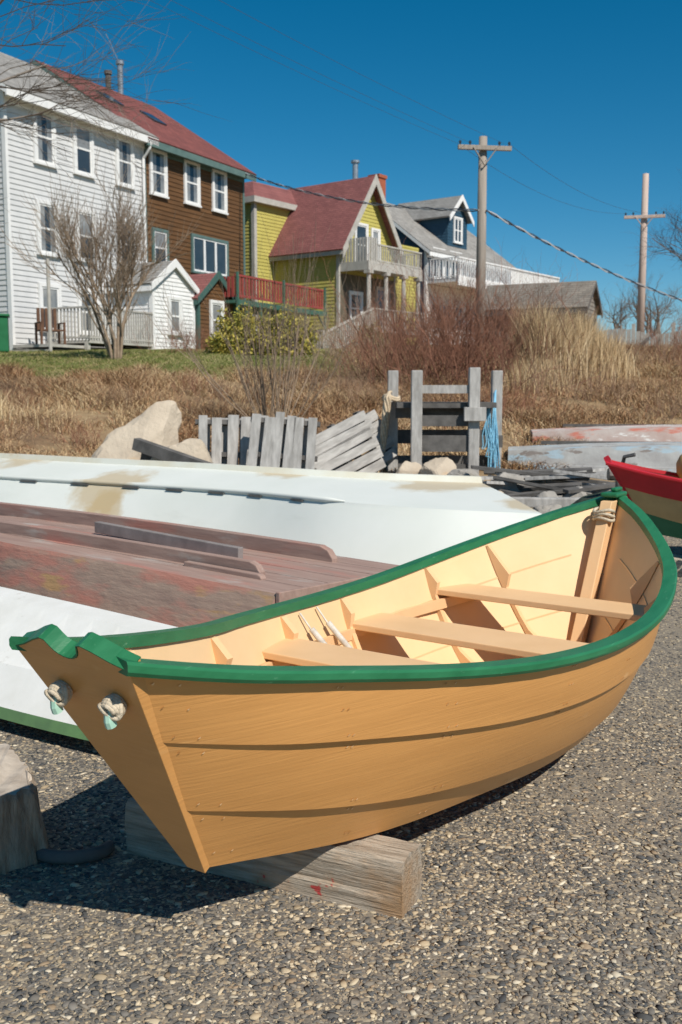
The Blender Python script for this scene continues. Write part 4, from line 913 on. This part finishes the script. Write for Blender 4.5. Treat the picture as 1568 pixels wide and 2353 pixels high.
reed(-5.3,14.8,1200,.5,.3,.5,'tuft of pale dry grass on the bank')
lm_=mat('bush_leaves',(1,1,1),attr=True,rough=.6,spec=.2)
def bush(cx,cy,rx,ry,rz_,n_,cols,size,label,name='evergreen_bush'):
    E_=empty(name,(cx,cy,gh(cx,cy)),0,label,'bush')
    p=rng.normal(0,1,(n_,3)); p/=np.linalg.norm(p,axis=1)[:,None]; rad=(.55+.5*rng.random(n_)**.5)
    lump=1+.28*np.sin(p[:,0]*5+1)*np.sin(p[:,1]*4+p[:,2]*5)
    p=p*(rad*lump)[:,None]*np.array([rx,ry,rz_]); p[:,2]=np.abs(p[:,2])
    k=(np.sin(p[:,0]*6)*np.sin(p[:,1]*5+1)*np.sin(p[:,2]*7)+rng.random(n_))>.15; p=p[k]; n2=len(p)
    a=rng.normal(0,1,(n2,3)); a/=np.linalg.norm(a,axis=1)[:,None]; b0=rng.normal(0,1,(n2,3)); b0=np.cross(a,b0); b0/=np.linalg.norm(b0,axis=1)[:,None]
    V=np.stack([p-a*size,p+b0*size*.5,p+a*size,p-b0*size*.5],1); F=np.arange(n2*4).reshape(-1,4)
    C=np.array(cols)[rng.choice(len(cols),n2)]*(.7+.6*rng.random((n2,1)))
    npmesh('foliage',V.reshape(-1,3),F,np.repeat(C,4,0),lm_,E_)
    t=MB()
    for i in range(14): grow([t,t],(0,0,-.1),(random.gauss(0,.6),random.gauss(0,.6),1),rz_*.55,.02,0,1,kids=(2,4),sides=3)
    t.obj('stems',dkt,E_)
gcol=[(.32,.29,.05),(.44,.37,.075),(.19,.19,.04),(.50,.40,.09)]
bush(-2.65,26.6,.8,.6,1.05,6000,gcol,.05,'dense yellow green evergreen bush by the brown shed')
bush(-1.5,26.4,.8,.6,1.1,6000,gcol,.05,'rounded yellow green shrub below the red deck')
bush(1.0,31,.6,.5,.7,2200,[(.24,.2,.05),(.16,.14,.04)],.05,'small olive shrub near the porch steps')
bush(12.2,33,1.0,.8,1.9,4500,[(.09,.075,.045),(.14,.10,.06),(.05,.05,.035)],.05,'dark tangled bush beside the fence','dark_bush')
bush(12.2,25,1.1,.8,.9,3000,[(.2,.13,.07),(.28,.2,.1)],.04,'brown withered bush on the bank','withered_bush')
# ------------------------------------------------------------ camera + light
cam=bpy.data.cameras.new('camera'); co=bpy.data.objects.new('camera',cam); COL.objects.link(co); S.camera=co
co.location=(0,0,1.5); co.rotation_euler=(R(90-6.9),0,0); cam.sensor_fit='VERTICAL'; cam.sensor_height=36; cam.sensor_width=24; cam.lens=35; cam.clip_end=3000
cam.dof.use_dof=True; cam.dof.focus_distance=3.0; cam.dof.aperture_fstop=7
el=R(46); hx,hy=.576,-.818
sun=bpy.data.lights.new('sun','SUN'); sun.energy=5.0; sun.angle=R(.5); sun.color=(1,.945,.86); so=bpy.data.objects.new('sun',sun); COL.objects.link(so)
so.rotation_euler=Vector((hx*math.cos(el),hy*math.cos(el),math.sin(el))).to_track_quat('Z','Y').to_euler()
w=bpy.data.worlds.new('World'); S.world=w; w.use_nodes=True; n=w.node_tree.nodes; l=w.node_tree.links
sk=n.new('ShaderNodeTexSky'); sk.sky_type='NISHITA'; sk.sun_disc=False; sk.sun_elevation=el; sk.sun_rotation=math.atan2(hx,hy); sk.ozone_density=4.0; sk.air_density=.8; sk.dust_density=0
bg=n['Background']; bg.inputs[1].default_value=.085; hs=n.new('ShaderNodeHueSaturation'); hs.inputs['Saturation'].default_value=1.38; hs.inputs['Hue'].default_value=.484
l.new(sk.outputs[0],hs.inputs['Color']); l.new(hs.outputs[0],bg.inputs[0])
S.view_settings.view_transform='Standard'; S.view_settings.look='None'; S.view_settings.exposure=0
